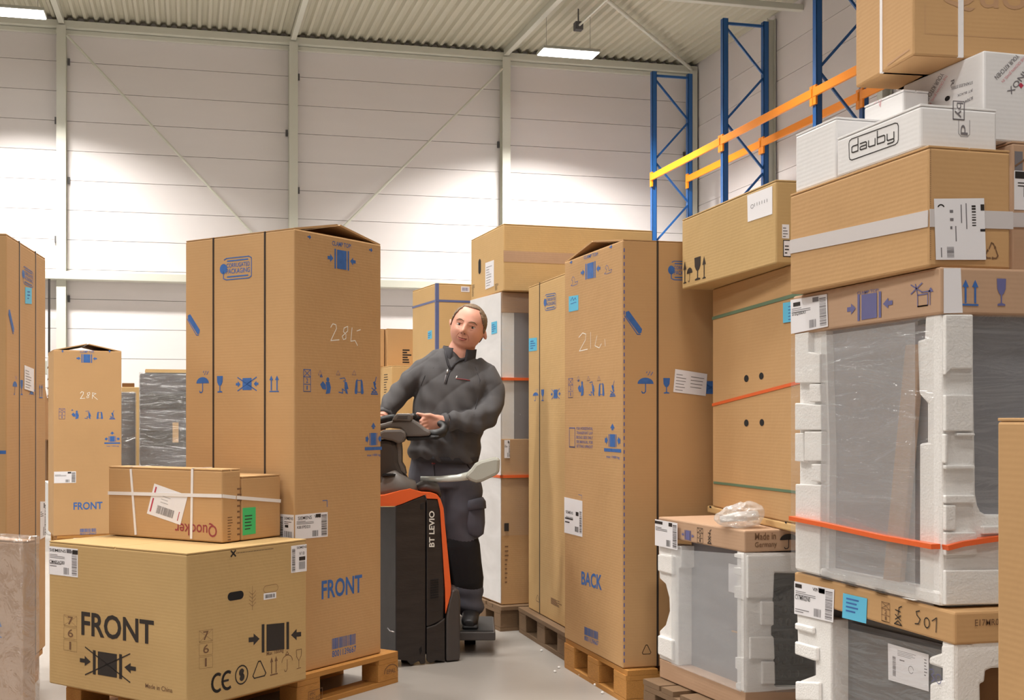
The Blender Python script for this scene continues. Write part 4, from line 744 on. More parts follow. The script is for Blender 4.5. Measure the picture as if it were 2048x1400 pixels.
sticker(L, 0, 0, 0, 0, m='paper_cyan', quad=[(1568, 606), (1605, 600), (1605, 640), (1568, 646)], prints=((rows(.3, .1, .9, .9, 5, 3, .3), 'ink_blue'),), label='cyan note', off=.004)
TN = fit(1552, 4.3, 12.2, HC.z0+HC.h+.0015, xl=1364, w=.42, yt=359)
carton(TN, 'long_carton', 'tan carton with white label and fragile symbols, atop the holed carton', 'carton', 'kraft_yellow', top='flaps')
L, R = TN.L, TN.R
sticker(L, 0, 0, 0, 0, quad=[(1495, 391), (1545, 372), (1545, 428), (1496, 444)], prints=(([('l', arc(.2, .52, .06, 0, 360, 10, .07), .02)]+[('l', [(.3+.1*i, .6), (.3+.1*i, .5)], .035) for i in range(6)], 'ink_grey'),))
put(L, 'arrow_up', 1367, 523, 1373, 567, 'ink_black'); put(L, 'umbrella_plain', 1374, 532, 1385, 564, 'ink_black'); put(L, 'glass', 1388, 514, 1403, 560, 'ink_black'); put(L, 'arrow_up', 1405, 512, 1412, 557, 'ink_black')
sticker(R, 1564, 449, 1578, 477, prints=((rows(.1, .1, .9, .9, 4), 'ink_grey'),)); sticker(R, 1566, 480, 1582, 514, prints=(([outline(.03, .03, .97, .97, .05)]+rows(.2, .2, .8, .8, 3), 'ink_black'),))
# plastic bag on the oven
t = thing('plastic_bag', 'crumpled clear plastic bag of white foam lying on the packed oven', 'bag', W(ray(1478, 4.5), 4.5, OV.z0+OV.h+.001), -YAW)
rr = random.Random(3)
bm = bmesh.new(); bmesh.ops.create_icosphere(bm, subdivisions=4, radius=1)
for v in bm.verts:
    n = 1+.16*math.sin(7*v.co.x+3*v.co.z+2*math.sin(5*v.co.y))+.1*rr.uniform(-1, 1)*.5+.08*math.sin(13*v.co.z+4*v.co.x)
    wd = 1+.25*v.co.x; v.co = Vector((v.co.x*.092, v.co.y*.07*n*wd, max(0, .042*wd+v.co.z*.045*n*wd))); v.co.x *= (1+.04*math.sin(20*v.co.z))
obj('bag_skin', bm, 'film_bag', t, smooth=False)
bm = bmesh.new(); loft(bm, [(-.07, 0, .03), (0, .0, .04), (.07, 0, .045)], [(.012, .012), (.018, .016), (.018, .018)], n=12); obj('foam_roll', bm, 'foam', t, smooth=True)
# lower oven of the right-hand stack
LO = fit(1910, 2.90, 13.4, .1465, xl=1592, w=.6, yt=1224)
unit(LO, 'packed_oven', 'packed oven with S01 written on its lid, bottom of the right stack', .055, 'appliance_mid')
_, vc = unit_cap(LO, 'kraft', 1290, 1911); x, y = LO.w/2, LO.d/2
boxo('base_tray', -x, x, -y, y, 0, .06, 'kraft', LO.o)
L, R = LO.L, LO.R
slab(L, [(1593,1225),(1662,1240),(1662,1560),(1593,1530),(1595,1400),(1598,1362),(1630,1350),(1630,1322),(1595,1308)], .07, 'foam', 'foam_corner', bevel=.006)
for q in ([(1596,1245),(1632,1254),(1632,1268),(1596,1258)], [(1596,1282),(1640,1294),(1640,1322),(1630,1320),(1596,1308)], [(1597,1362),(1645,1364),(1645,1402),(1597,1400)]):
    slab(L, q, .012, 'foam', 'foam_pad', proud=.012, bevel=.005)
slab(L, [(1909,1288),(1883,1290),(1883,1306),(1859,1314),(1858,1328),(1885,1337),(1889,1359),(1860,1367),(1860,1400),(1862,1460),(1866,1600),(1909,1640)], .06, 'foam', 'foam_corner', proud=.002, bevel=.006)
slab(R, [(1911,1288),(1946,1288),(1950,1270),(2090,1268),(2090,1330),(1985,1337),(1972,1342),(1970,1365),(1961,1368),(1962,1420),(2090,1420),(2090,1620),(1911,1640)], .055, 'foam', 'foam_frame', bevel=.006)
slab(R, [(1955,1330),(2090,1330),(2090,1440),(1955,1440)], .01, 'kraft_dark', 'inner_panel', proud=-.03)
sticker(L, 0, 0, 0, 0, quad=[(1744, 1288), (1824, 1311), (1824, 1385), (1745, 1361)], prints=((rows(.25, .75, .85, .92, 4, 3, .25)+bars(.12, .15, .2, .7, 22, 5, True)+rows(.9, .4, .98, .9, 6)+[('l', arc(.58, .45, .06, 0, 330, 12, .1), .015), ('p', rect(.3, .62, .42, .65))], 'ink_grey'),), name='instruction_sheet', off=-.048)
for q in ([(1672,1246),(1878,1296),(1880,1302),(1672,1256)],): slab(L, q, .004, 'box_grey', 'trim_strip', proud=-.045)
slab(L, [(1673,1252),(1884,1300),(1884,1600),(1673,1540)], .0012, 'film_clear', 'stretch_film', proud=.003)
sticker(L, 0, 0, 0, 0, quad=[(1592, 1162), (1672, 1179), (1670, 1245), (1592, 1227)], prints=((LABEL_DARK+rows(.03, .08, .45, .22, 2), 'ink_grey'), ([('p', rect(.03, .82, .2, .94)), ('t', 'C17MR02N0', .03, .46, .42, .6), ('t', 'V09', .48, .82, .6, .93), ('p', rect(.64, .8, .78, .94))], 'ink_black')), off=.006)
sticker(L, 0, 0, 0, 0, m='paper_cyan', quad=[(1690, 1186), (1738, 1197), (1736, 1247), (1688, 1235)], prints=((rows(.15, .3, .85, .95, 4, 3, .4), 'ink_blue'),), label='cyan note', off=.006)
put(L, 'stack', 1767, 1205, 1783, 1243, 'ink_brown', off=.006); put(L, 'fork', 1791, 1211, 1809, 1249, 'ink_black', off=.006); put(L, 'S01', 0, 0, 0, 0, 'ink_black', quad=[(1834, 1219), (1882, 1232), (1882, 1266), (1834, 1252)], off=.006, name='handwriting')
put(R, TX('E17MR01B'), 1947, 1237, 2010, 1250, 'ink_brown', off=.006)
put(L, 'q30', 1862, 1340, 1888, 1366, 'ink_violet', off=.006, name='handwriting')
pallet(LO, -.03, .64, -.03, LO.d+.03, 'wooden pallet under the right-hand appliance stack', 'R')
# dishwasher above it
DW = fit(1882, 2.95, 13.4, LO.z0+LO.h+.003, xl=1591, w=.62, yt=534)
unit(DW, 'packed_dishwasher', 'packed dishwasher in film and foam, middle of the right stack, orange strap', .034, 'appliance_steel')
_, vc = unit_cap(DW, 'kraft_pink', 628.5, 1883, over=.006)
L, R = DW.L, DW.R
slab(L, [(1593,662),(1645,656),(1652,900),(1650,1166),(1593,1150)], .07, 'foam', 'foam_corner', proud=-.012)
for q in ([(1593,668),(1620,664),(1620,704),(1643,708),(1643,766),(1593,766)], [(1622,768),(1643,768),(1645,804),(1622,804)], [(1593,806),(1645,810),(1646,860),(1593,860)], [(1612,863),(1647,863),(1646,922),(1612,922)], [(1593,866),(1609,866),(1611,924),(1593,922)], [(1626,928),(1645,928),(1645,964),(1626,962)], [(1594,968),(1645,970),(1643,1150),(1594,1137)]):
    slab(L, q, .02, 'foam', 'foam_pad', proud=.006, bevel=.003)
slab(L, [(1881,627),(1850,632),(1848,678),(1834,681),(1837,788),(1857,810),(1859,884),(1838,887),(1838,1190),(1881,1200)], .06, 'foam', 'foam_corner', bevel=.006)
slab(R, [(1883,628),(1946,628),(1952,988),(1956,1010),(1962,1023),(1974,1030),(2120,1031),(2120,1213),(1883,1213)], .06, 'foam', 'foam_frame', bevel=.006)
for q in ([(1885,630),(1940,630),(1940,738),(1898,738),(1885,750)], [(1885,790),(1941,790),(1941,862),(1885,862)], [(1908,866),(1944,866),(1944,872),(1908,872)], [(1883,868),(1890,868),(1890,926),(1883,926)], [(1885,930),(1944,930),(1944,938),(1885,938)], [(1885,990),(1944,990),(1946,1006),(1885,1006)], [(1885,1010),(1906,1010),(1906,1060),(1885,1060)], [(1885,1064),(1948,1064),(1948,1108),(1885,1110)], [(1885,1140),(2060,1138),(2060,1208),(1885,1209)], [(1960,1052),(2060,1050),(2060,1066),(1960,1068)]):
    slab(R, q, .014, 'foam', 'foam_pad', proud=.013, bevel=.003)
slab(R, [(1935,620),(2120,620),(2120,1045),(1935,1045)], .01, 'appliance_dark', 'dark_door', proud=-.04)
slab(L, [(1593,1126),(1881,1182),(1881,1213),(1593,1152)], .07, 'foam', 'foam_base', proud=.004, bevel=.008)
for x0 in (1640, 1690, 1750, 1812): slab(L, [(x0, 1152+(x0-1593)*.2), (x0+24, 1156+(x0-1593)*.2), (x0+24, 1166+(x0-1593)*.21), (x0, 1161+(x0-1593)*.21)], .012, 'foam', 'foam_pad', proud=.012, bevel=.004)
slab(L, [(1802,690),(1833,688),(1791,1168),(1757,1160)], .016, 'kraft_pink', 'cardboard_batten', proud=-.012, bevel=.003)
slab(L, [(1640,728),(1800,712),(1800,722),(1640,738)], .004, 'appliance_mid', 'trim_strip', proud=-.044)
slab(L, [(1815,641),(1853,634),(1853,644),(1815,650)], .004, 'hole_dark', 'handle_slot', proud=-.03)
slab(L, [(1594,672),(1881,632),(1881,1211),(1594,1150)], .0012, 'film_clear', 'stretch_film', proud=.02)
slab(L, [(1650,672),(1838,645),(1838,1190),(1650,1150)], .0012, 'film_hazy', 'stretch_film', proud=.012)
slab(R, [(1884,632),(2120,632),(2120,1211),(1884,1211)], .0012, 'film_clear', 'stretch_film', proud=.016)
tie(L, [(1593, 1036), (1660, 1049), (1780, 1075), (1881, 1093)], .0125, 'strap_orange', proud=.026); tie(R, [(1884, 1094), (1915, 1086), (1960, 1079), (2060, 1066)], .0125, 'strap_orange', proud=.026)
sticker(L, 0, 0, 0, 0, quad=[(1586, 600), (1659, 588), (1661, 653), (1587, 668)], prints=((LABEL_DARK, 'ink_grey'), ([('p', rect(.08, .78, .28, .9)), ('t', 'S72Q500X1', .04, .5, .42, .62)], 'ink_black')), off=.0085)
put(L, 'clamp', 0, 0, 0, 0, 'ink_violet', quad=[(1699, 592), (1790, 578), (1790, 632), (1699, 647)], off=.0075); put(L, TX('CLAMP TOP!'), 0, 0, 0, 0, 'ink_violet', quad=[(1719, 584), (1762, 577), (1762, 583), (1719, 590)], off=.0075)
put(L, 'clamp_cross2', 1827, 566, 1872, 612, 'ink_violet', off=.0075); put(R, 'arrows', 1921, 560, 1953, 612, 'ink_blue', off=.0075); put(R, 'glass', 1988, 558, 2010, 612, 'ink_violet', off=.0075)
put(R, 'fill', 0, 0, 0, 0, 'paper', quad=[(1884, 537), (1918, 537), (1922, 626), (1884, 627)], off=.0068, name='tape')
# taped carton, white cartons, top carton
z1 = DW.z0+DW.h+.0015
TC = fit(1858, 2.953, 14.7, z1, xl=1580, w=.2345, yt=290)
carton(TC, 'taped_carton', 'brown carton wrapped with white tape, on the film-wrapped dishwasher', 'carton', 'kraft', top='flaps')
L, R = TC.L, TC.R
tie(L, [(1581, 494), (1857, 437)], .041, 'tape_white', 'tape'); tie(R, [(1859, 436), (2025, 441)], .044, 'tape_white', 'tape')
sticker(R, 0, 0, 0, 0, quad=[(1866, 398), (1966, 397), (1970, 520), (1870, 520)], prints=((bars(.22, .04, .36, .22, 14, 4, True)+rows(.3, .5, .38, .9, 3)+[('p', rect(.4, .3, .42, .55)), ('p', rect(.52, .6, .54, .9)), ('p', rect(.62, .5, .64, .92)), ('p', rect(.1, .04, .12, .2))], 'ink_grey'), ([('l', arc(.13, .85, .06, 20, 160, 8, .05), .02), ('p', rect(.9, .46, 1, .5)), ('p', rect(.92, .8, .995, .9))]+bars(.74, .55, .82, .9, 8, 4, True), 'ink_black')), off=.0042, name='label')
put(R, 'recycle3', 1970, 484, 1996, 518, 'ink_brown')
put(R, 'seam', 1860, 296, 1861.5, 520, 'ink_brown')
EE = fit(2024, 3.3, 14.7, z1, w=.3, d=.36, h=1.985-z1)
carton(EE, 'printed_carton', 'brown carton with printed product pictures at right edge beside the taped carton', 'carton', 'kraft_pink', top='flaps')
R = EE.R
put(R, 'fill', 2029, 303, 2045, 342, 'ink_grey'); put(R, [('l', [(0,.2),(.9,1)], .08), ('l', arc(.7,.4,.3,0,350,12), .08)], 2030, 300, 2080, 342, 'ink_brown', off=.0015)
sticker(R, 2028, 343, 2095, 421, prints=(([('p', rect(.02,.8,.98,.98)), outline(.3,.35,.7,.6,.05)]+rows(.1,.6,.9,.75,2)+bars(.3,.08,.9,.25,16), 'ink_black'),))
tie(R, [(2025, 440), (2100, 441)], .04, 'tape_white', 'tape')
z2 = TC.z0+TC.h+.0015
DAUBY = [('l', [(.15,1),(.15,.2),(.03,.2),(.0,.25),(.0,.55),(.03,.6),(.15,.6)], .085), ('l', [(.2,.6),(.33,.6),(.35,.55),(.35,.2),(.22,.2),(.2,.25),(.2,.35),(.22,.4),(.35,.4)], .085), ('l', [(.4,.6),(.4,.25),(.42,.2),(.55,.2),(.55,.6)], .085), ('l', [(.6,1),(.6,.2),(.75,.2),(.77,.25),(.77,.55),(.75,.6),(.6,.6)], .085), ('l', [(.82,.6),(.82,.25),(.84,.2),(.97,.2)], .085), ('l', [(.97,.6),(.97,.05),(.94,0),(.83,0)], .085)]
DB = fit(1841, 2.99, 14.7, z2, xl=1674, w=.222, yt=207)
carton(DB, 'white_carton', 'white carton with black lettering in a rounded frame, on the taped carton', 'carton', 'white_carton', top='flaps', ridge='L')
L, R = DB.L, DB.R
put(L, 'frame_round', 0, 0, 0, 0, 'ink_black', quad=[(1698, 280), (1797, 244), (1797, 287), (1699, 322)]); put(L, DAUBY, 0, 0, 0, 0, 'ink_black', quad=[(1704, 281), (1791, 249), (1791, 283), (1704, 312)])
put(R, TX('d'), 1921, 250, 1935, 270, 'ink_grey', rot=1); put(R, 'frame', 1906, 203, 1928, 239, 'ink_grey'); put(R, TX('by'), 1909, 205, 1926, 236, 'ink_grey', rot=1)
put(R, [('l', [(0,1),(0,.15),(.2,0),(.8,0),(1,.15),(1,1)], .03)], 1917, 240, 1939, 273, 'ink_grey')
WB = fit(1672, 3.375, 14.7, z2, xl=1591, w=.25, yt=233)
carton(WB, 'white_carton', 'plain white carton left of the one with framed black lettering', 'carton', 'white_carton', top='flaps')
CC = fit(1807, 3.45, 15.5, WB.z0+WB.h+.0015, xl=1728, w=.085, yt=178)
carton(CC, 'white_carton', 'small white carton with faint red print below the overhanging top carton', 'carton', 'white_carton', top='flaps')
put(CC.L, [('l', [(.4,1),(.5,.4),(.6,.9),(.55,.3)], .05), ('l', [(.1,.8),(.3,.9)], .04)], 1745, 198, 1775, 222, 'ink_pink')
DD = fit(1968, 3.3, 15.5, 1.9865, xl=1806, w=.5, yt=100)
carton(DD, 'white_carton', 'large white carton with upside-down kitchen print under the top brown carton', 'carton', 'white_carton', top=None)
L, R = DD.L, DD.R
put(L, TX('YOUR KITCHEN'), 0, 0, 0, 0, 'ink_grey', quad=[(1889, 149), (1853, 209), (1846, 204), (1882, 145)])
put(L, TX('THE CROWN JEWEL IN'), 0, 0, 0, 0, 'ink_pink', quad=[(1896, 152), (1861, 212), (1856, 209), (1891, 148)])
for i, s in enumerate(('STAINLESS STEEL', 'JET BLACK', 'R7041')): put(L, TX(s), 0, 0, 0, 0, 'ink_grey', quad=[(1946, 168+15*i), (1902+i*13, 180+14*i), (1902+i*13, 174+14*i), (1946, 162+15*i)])
put(L, 'disc', 1890, 192, 1900, 202, 'hole_dark', name='round_hole'); put(L, TX('R'), 1902, 160, 1909, 172, 'ink_grey', rot=1)
put(R, TX('YOUR KITCHEN'), 0, 0, 0, 0, 'ink_grey', quad=[(2039, 114), (1994, 160), (1988, 153), (2033, 108)])
put(R, TX('THE CROWN JEWEL IN'), 0, 0, 0, 0, 'ink_pink', quad=[(2052, 116), (2006, 166), (2001, 161), (2046, 111)])
put(R, TX('REGINOX'), 0, 0, 0, 0, 'ink_grey', quad=[(2078, 120), (2022, 190), (2013, 183), (2068, 113)])
put(R, 'fill', 0, 0, 0, 0, 'ink_red', quad=[(2041, 165), (2047, 171), (2042, 177), (2037, 171)])
GG = fit(1826, 3.35, 9.3, DD.z0+DD.h+.0015, xl=1711, w=.78, h=.46)
carton(GG, 'strapped_carton', 'large brown carton with white straps, topmost at the upper right corner', 'carton', 'kraft', top='flaps')
L, R = GG.L, GG.R
boxo('bottom_flap', -GG.w/2+.004, GG.w/2-.004, -GG.d/2+.004, -.004, -.0012, .0, 'kraft', GG.o)
strap(GG, 'strap_white', 'V_L', u=L.uv(1763, 60)[0], width=.013, th=.0022)
strap(GG, 'strap_white', 'V_R', u=R.uv(1921, 60)[0], width=.016, th=.0026)
put(R, TX('Quooker'), 1880, -30, 2230, 30, 'ink_relief', name='embossed_mark'); put(R, [('l', [(0,1),(0,0),(1,0)], .012)], 1850, 20, 2300, 80, 'ink_relief')
put(L, 'fill', 0, 0, 0, 0, 'ink_relief', quad=[(1775, 128), (1819, 97), (1819, 100), (1775, 133)])
# carton at the right edge, close to the camera
HH = fit(2200, 2.0, 13.4, 0, xl=1994, w=.4, h=1.222)
carton(HH, 'plain_carton', 'plain brown carton cut by the lower right edge of the picture', 'carton', 'kraft', top='flaps')
for i, (px, py) in enumerate(((1110, 1345), (1205, 1388), (1118, 1337), (1160, 1352), (1083, 1303), (1190, 1372))):
    Z = CH*F/(py-HY); bm = bmesh.new(); ball(bm, (0, 0, .006), (.008, .006, .006), 8, 5)
    o = obj('foam_crumb', bm, 'foam'); o.location = W(ray(px, Z), Z, 0); tag(o, 'tiny white foam crumb lying on the grey aisle floor', 'crumb', 'foam crumbs on the floor')
# ================================================================ pallet truck
TZ = 5.95; TXc = ray(850, TZ)
truck = thing('pallet_truck', 'black and orange stand-on electric pallet truck driven by the man', 'pallet truck', W(TXc, TZ, 0), -YAW)
def tl(px, py, Z): return Vector((ray(px, Z)-TXc, Z-TZ, hz(py, Z)))
def tplane(u, v, d):                                # slanted side plane of the truck: u, v = image point on it
    Z = 5.88+(u-791)*.0013; p = tl(u, v, Z); p.z = max(p.z, .004); return p+Vector((-.12*d, d, 0))
def tslab(name, pts, m, d0, d1, bevel=.006, smooth=False):
    bm = bmesh.new(); prism(bm, pts, lambda u, v, d: tplane(u, v, 0)+Vector((-.12, 1, 0))*(d0+d), d1-d0); return obj(name, bm, m, truck, bevel=bevel)
tslab('chassis', [(793,1016),(835,1004),(880,1008),(888,1180),(889,1312),(793,1310)], 'truck_edge', .03, .20)
tslab('side_panel', [(791,1013),(806,1008),(820,1002),(851,990),(851,1327),(841,1329),(838,1322),(822,1334),(814,1322),(791,1319)], 'truck_black', 0, .04)
tslab('side_panel', [(853,998),(877,998),(881,1012),(886,1100),(889,1180),(887,1240),(860,1252),(853,1254)], 'truck_black', 0.004, .04)
tslab('lower_skirt', [(853,1255),(870,1250),(890,1236),(890,1326),(872,1321),(862,1330),(853,1322)], 'truck_black', -.002, .04)
tslab('step_guard', [(892,1236),(897,1205),(904,1180),(912,1176),(918,1182),(921,1200),(920,1322),(892,1326)], 'plastic_dark', -.004, .16, bevel=.012)
tslab('hood', [(738,994),(770,990),(800,981),(820,977),(843,984),(862,985),(874,989),(881,998),(887,1016),(891,1060),(897,1120),(902,1172),(901,1190),(891,1228),(890,1180),(885,1100),(880,1020),(875,998),(853,997),(851,989),(820,1001),(806,1007),(791,1012),(738,1013)], 'truck_orange', -.004, .22, bevel=.002)
bm = bmesh.new(); a0 = tl(791, 1014, 5.88); a1 = tl(791, 1319, 5.88); b0 = tl(738, 1014, 6.12); b1 = tl(738, 1300, 6.12)
vs = [bm.verts.new(p) for p in (a0, a1, b1, b0)]+[bm.verts.new(p+Vector((.03, .02, 0))) for p in (a0, a1, b1, b0)]
for f in ((0,1,2,3),(7,6,5,4),(0,4,5,1),(1,5,6,2),(2,6,7,3),(3,7,4,0)): bm.faces.new([vs[i] for i in f])
obj('battery_cover', bm, 'truck_edge', truck)
bm = bmesh.new(); loft(bm, [tl(775, 1256, 5.915), tl(780, 1262, 5.9), tl(788, 1264, 5.87)], [.003]*3, n=6); obj('wire', bm, 'zip_metal', truck, smooth=True)
for i in range(8): tslab('vent_slot', [(861, 1160+i*5), (877, 1158+i*5), (877, 1160+i*5), (861, 1162+i*5)], 'hole_dark', -.0005, .006, bevel=0)
tslab('latch', [(841,1008),(848,1005),(848,1018),(841,1020)], 'grip_black', -.003, .004, bevel=.002)
tslab('bolt', [(838,1298),(843,1292),(844,1302),(840,1310)], 'hole_dark', -.001, .004, bevel=0)
vs_, fs_ = glyphs('BT LEVIO'); bm = bmesh.new()
V_ = [bm.verts.new(tplane(858+11*(y_), 1094-72*x_, 0)+Vector((0, -.0012, 0)) if 0 else tplane(869-11*(y_), 1094-72*x_, -.0015)) for x_, y_ in vs_]
for f in fs_:
    try: bm.faces.new([V_[i] for i in f])
    except ValueError: pass
obj('model_lettering', bm, 'ink_white', truck)
# platform, wheels
bm = bmesh.new(); x0 = ray(862, 6.2)-TXc; x1 = ray(991, 6.2)-TXc; box(bm, x0, x1, 6.2-TZ, 6.68-TZ, .075, .12); obj('platform', bm, 'plastic_dark', truck, bevel=.006)
boxo('platform_mat', x0+.01, x1-.01, 6.21-TZ, 6.67-TZ, .12, .1235, 'grip_black', truck)
for px, Z in ((815, 6.02), (880, 6.12), (940, 6.5)):
    bm = bmesh.new(); c = tl(px, 1000, Z); c.z = .045; loft(bm, [c+Vector((-.03, 0, 0)), c+Vector((.03, 0, 0))], [.045]*2, n=24); obj('wheel', bm, 'grip_black', truck)
bm = bmesh.new(); bar(bm, tl(905, 1240, 6.15), tl(905, 1300, 6.15), .02, .02)
bm.free()
# steering column and console
def flat(name, pts, m, Z0, Z1, bevel=.012):
    bm = bmesh.new(); prism(bm, pts, lambda u, v, d: tl(u, v, Z0)+Vector((0, d, 0)), Z1-Z0); return obj(name, bm, m, truck, bevel=bevel)
flat('steering_column', [(736,880),(770,879),(788,882),(793,889),(797,905),(797,925),(803,940),(812,955),(818,972),(820,990),(730,990)], 'plastic_dark', 5.97, 6.12, .03)
flat('column_collar', [(792,884),(801,882),(803,900),(803,925),(809,935),(812,950),(800,944),(793,920)], 'plastic_grey', 5.98, 6.1, .008)
flat('column_head', [(738,880),(741,872),(756,866),(768,860),(803,859),(811,864),(812,874),(806,884),(797,888),(785,882),(765,878)], 'plastic_grey', 5.945, 6.1, .014)
bm = bmesh.new(); loft(bm, [tl(790, 988, 5.99), tl(790, 972, 5.98), tl(782, 956, 5.985), tl(780, 951, 5.99)], [(.12, .085), (.105, .08), (.052, .06), (.045, .05)], n=20, power=.7); obj('console', bm, 'plastic_grey', truck, smooth=True)
bm = bmesh.new(); loft(bm, [tl(779, 954, 5.96), tl(779, 950, 5.962)], [(.036, .05), (.036, .05)], n=16, power=.6); obj('storage_well', bm, 'hole_dark', truck)
bm = bmesh.new(); loft(bm, [tl(828, 980, 6.05), tl(845, 973, 6.06), tl(868, 975, 6.08), tl(876, 986, 6.1)], [(.02, .05), (.03, .07), (.028, .07), (.015, .05)], n=14); obj('knee_pad', bm, 'plastic_dark', truck, smooth=True)
# tiller head
flat('tiller_body', [(735,856),(752,850),(770,846),(786,841),(826,839),(836,846),(850,857),(861,862),(861,871),(838,873),(812,873),(806,864),(800,858),(778,856),(758,860),(735,868)], 'plastic_grey', 5.97, 6.1)
flat('tiller_pod', [(783,842),(789,831),(795,827),(821,827),(825,831),(824,840),(819,843),(800,841)], 'plastic_light' if 0 else 'plastic_grey', 5.955, 6.07)
flat('tiller_display', [(793,838),(797,831),(815,831),(815,838)], 'plastic_dark', 5.952, 5.96, .002)
flat('tiller_shadow', [(812,873),(861,871),(880,872),(868,878),(830,882),(813,881)], 'grip_black', 5.99, 6.12)  # black slab standing in for the shadow below the tiller
bm = bmesh.new(); loft(bm, [tl(855, 869, 6.04), tl(872, 869, 6.05), tl(884, 865, 6.07), tl(889, 857, 6.11), tl(886, 849, 6.15), tl(868, 843, 6.17), tl(845, 838, 6.17), tl(826, 834, 6.12)], [.024, .026, .024, .021, .019, .018, .018, .02], n=14); obj('grip', bm, 'grip_black', truck, smooth=True)
bm = bmesh.new(); loft(bm, [tl(735, 862, 6.04), tl(738, 850, 6.1), tl(752, 842, 6.14), tl(775, 837, 6.14), tl(790, 836, 6.1)], [.022, .02, .018, .018, .02], n=14); obj('grip', bm, 'grip_black', truck, smooth=True)
bm = bmesh.new(); ball(bm, tl(826, 833, 6.07), (.022, .03, .017)); obj('thumb_switch', bm, 'grip_black', truck, smooth=True)
# folding side guard
bm = bmesh.new(); loft(bm, [tl(841, 959, 6.1), tl(880, 958.5, 6.1), tl(915, 956, 6.1), tl(940, 951, 6.1)], [(.0165, .0165), (.0165, .0165), (.018, .017), (.022, .018)], n=16); obj('side_guard', bm, 'metal_tube', truck, smooth=True)
flat('guard_paddle', [(930,949),(942,938),(950,927),(962,921),(990,914),(997,915),(1000,920),(999,942),(996,949),(985,954),(964,964),(952,966),(940,962),(932,956)], 'plastic_light', 6.075, 6.125, .016)
bm = bmesh.new(); bar(bm, tl(846, 960, 6.1), tl(848, 985, 6.14), .03, .03); obj('guard_bracket', bm, 'plastic_dark', truck)
# ================================================================ the driver
PZ = 6.42; PX = ray(900, PZ); PH = .1235
man = thing('person', 'man in dark grey zip sweater and work trousers gripping the truck tiller', 'person', W(PX, PZ, PH), -YAW)
def pm(px, py, dz=0): Z = PZ+dz; return Vector((ray(px, Z)-PX, dz, hz(py, Z)-PH))
def finish(name, bm, m, voxel, smooth_it=2, parent=man, disp=None):
    me = bpy.data.meshes.new(name); bmesh.ops.recalc_face_normals(bm, faces=bm.faces); bm.to_mesh(me); bm.free()
    tmp = bpy.data.objects.new(name, me); COL.objects.link(tmp)
    r = tmp.modifiers.new('r', 'REMESH'); r.mode = 'VOXEL'; r.voxel_size = voxel; r.use_smooth_shade = True
    if smooth_it: s = tmp.modifiers.new('s', 'SMOOTH'); s.iterations = smooth_it; s.factor = .5
    dg = bpy.context.evaluated_depsgraph_get(); ev = tmp.evaluated_get(dg); out = bpy.data.meshes.new_from_object(ev)
    bpy.data.objects.remove(tmp); bpy.data.meshes.remove(me)
    out.name = name; out.materials.clear(); out.materials.append(M[m])
    if disp:
        nn = [v.normal.copy() for v in out.vertices]
        for v, n in zip(out.vertices, nn): v.co += n*disp(v.co)
    for p in out.polygons: p.use_smooth = True
    o = bpy.data.objects.new(name, out); COL.objects.link(o); o.parent = parent; return o
# head built upright, then tilted
HM = Matrix.Translation(pm(936, 656, -.03)) @ Matrix.Scale(1.05, 4) @ Matrix.Rotation(math.radians(15.5), 4, 'Y') @ Matrix.Rotation(math.radians(-8), 4, 'Z') @ Matrix.Rotation(math.radians(3), 4, 'X')
def g(d, s): return math.exp(-(d/s)**2)
def sculpt(v):
    x, y, z = v.x, v.y, v.z; X, Y_, Z = x*.083, y*.098, z*.121
    if z < -.1: k = (-z-.1); X *= 1-.13*k*k; Y_ *= 1-.06*k
    X *= 1+.13*g(z-.62, .4); Y_ *= 1+.08*g(z-.62, .4)
    if y < 0: X *= 1+.05*g(z+.4, .35)
    fr = max(0, -y)
    Y_ += .010*g(z-.06, .14)*g(abs(x)-.40, .2)*fr*1.3           # sockets
    Y_ -= .007*g(z-.24, .1)*g(abs(x)-.36, .3)*fr                # brow
    Y_ -= .030*g(x, .15)*g(z+.20, .13)*fr + .016*g(x, .12)*g(z+.02, .16)*fr     # nose
    Y_ -= .006*g(abs(x)-.16, .08)*g(z+.24, .07)*fr              # nostrils
    Y_ -= .007*g(abs(x)-.48, .2)*g(z+.22, .2)*fr                # cheeks
    Y_ -= .010*g(x, .3)*g(z+.5, .12)*fr                         # muzzle
    Y_ += .006*g(x, .3)*g(z+.475, .025)*fr
    Y_ += .004*g(x, .35)*g(z+.65, .07)*fr
    Y_ -= .014*g(x, .36)*g(z+.82, .17)*fr                       # chin
    return Vector((X, Y_, Z))
bm = bmesh.new(); bmesh.ops.create_uvsphere(bm, u_segments=72, v_segments=54, radius=1)
for v in bm.verts: v.co = HM @ sculpt(v.co)
for s in (-1, 1):
    ball(bm, HM @ Vector((s*.086, .012, -.006)), (.011, .021, .034), 14, 10, Matrix.Rotation(math.radians(s*22), 4, 'Z') @ Matrix.Rotation(math.radians(-15.5), 4, 'Y'))
loft(bm, [pm(931, 680, .0), pm(924, 697, -.005), pm(918, 712, -.005), pm(914, 724, -.015), pm(908, 735, -.045), pm(905, 745, -.05)], [(.062, .06), (.068, .066), (.072, .066), (.074, .062), (.045, .04), (.02, .02)], n=24)
loft(bm, [pm(914, 715, .01), pm(912, 732, .01), pm(908, 770, .01), pm(898, 830, .01), pm(890, 900, .01), pm(890, 940, .01)], [(.06, .05), (.13, .06), (.16, .08), (.14, .09), (.14, .09), (.13, .08)], n=20)
for pts in ([(968, 745, 0), (984, 790, -.03), (972, 836, -.13), (925, 843, -.19), (886, 843, -.245)], [(848, 742, 0), (812, 772, -.04), (785, 805, -.1), (770, 828, -.2), (764, 836, -.235)]):
    loft(bm, [pm(*p) for p in pts], [.04, .038, .036, .03, .026], n=14)
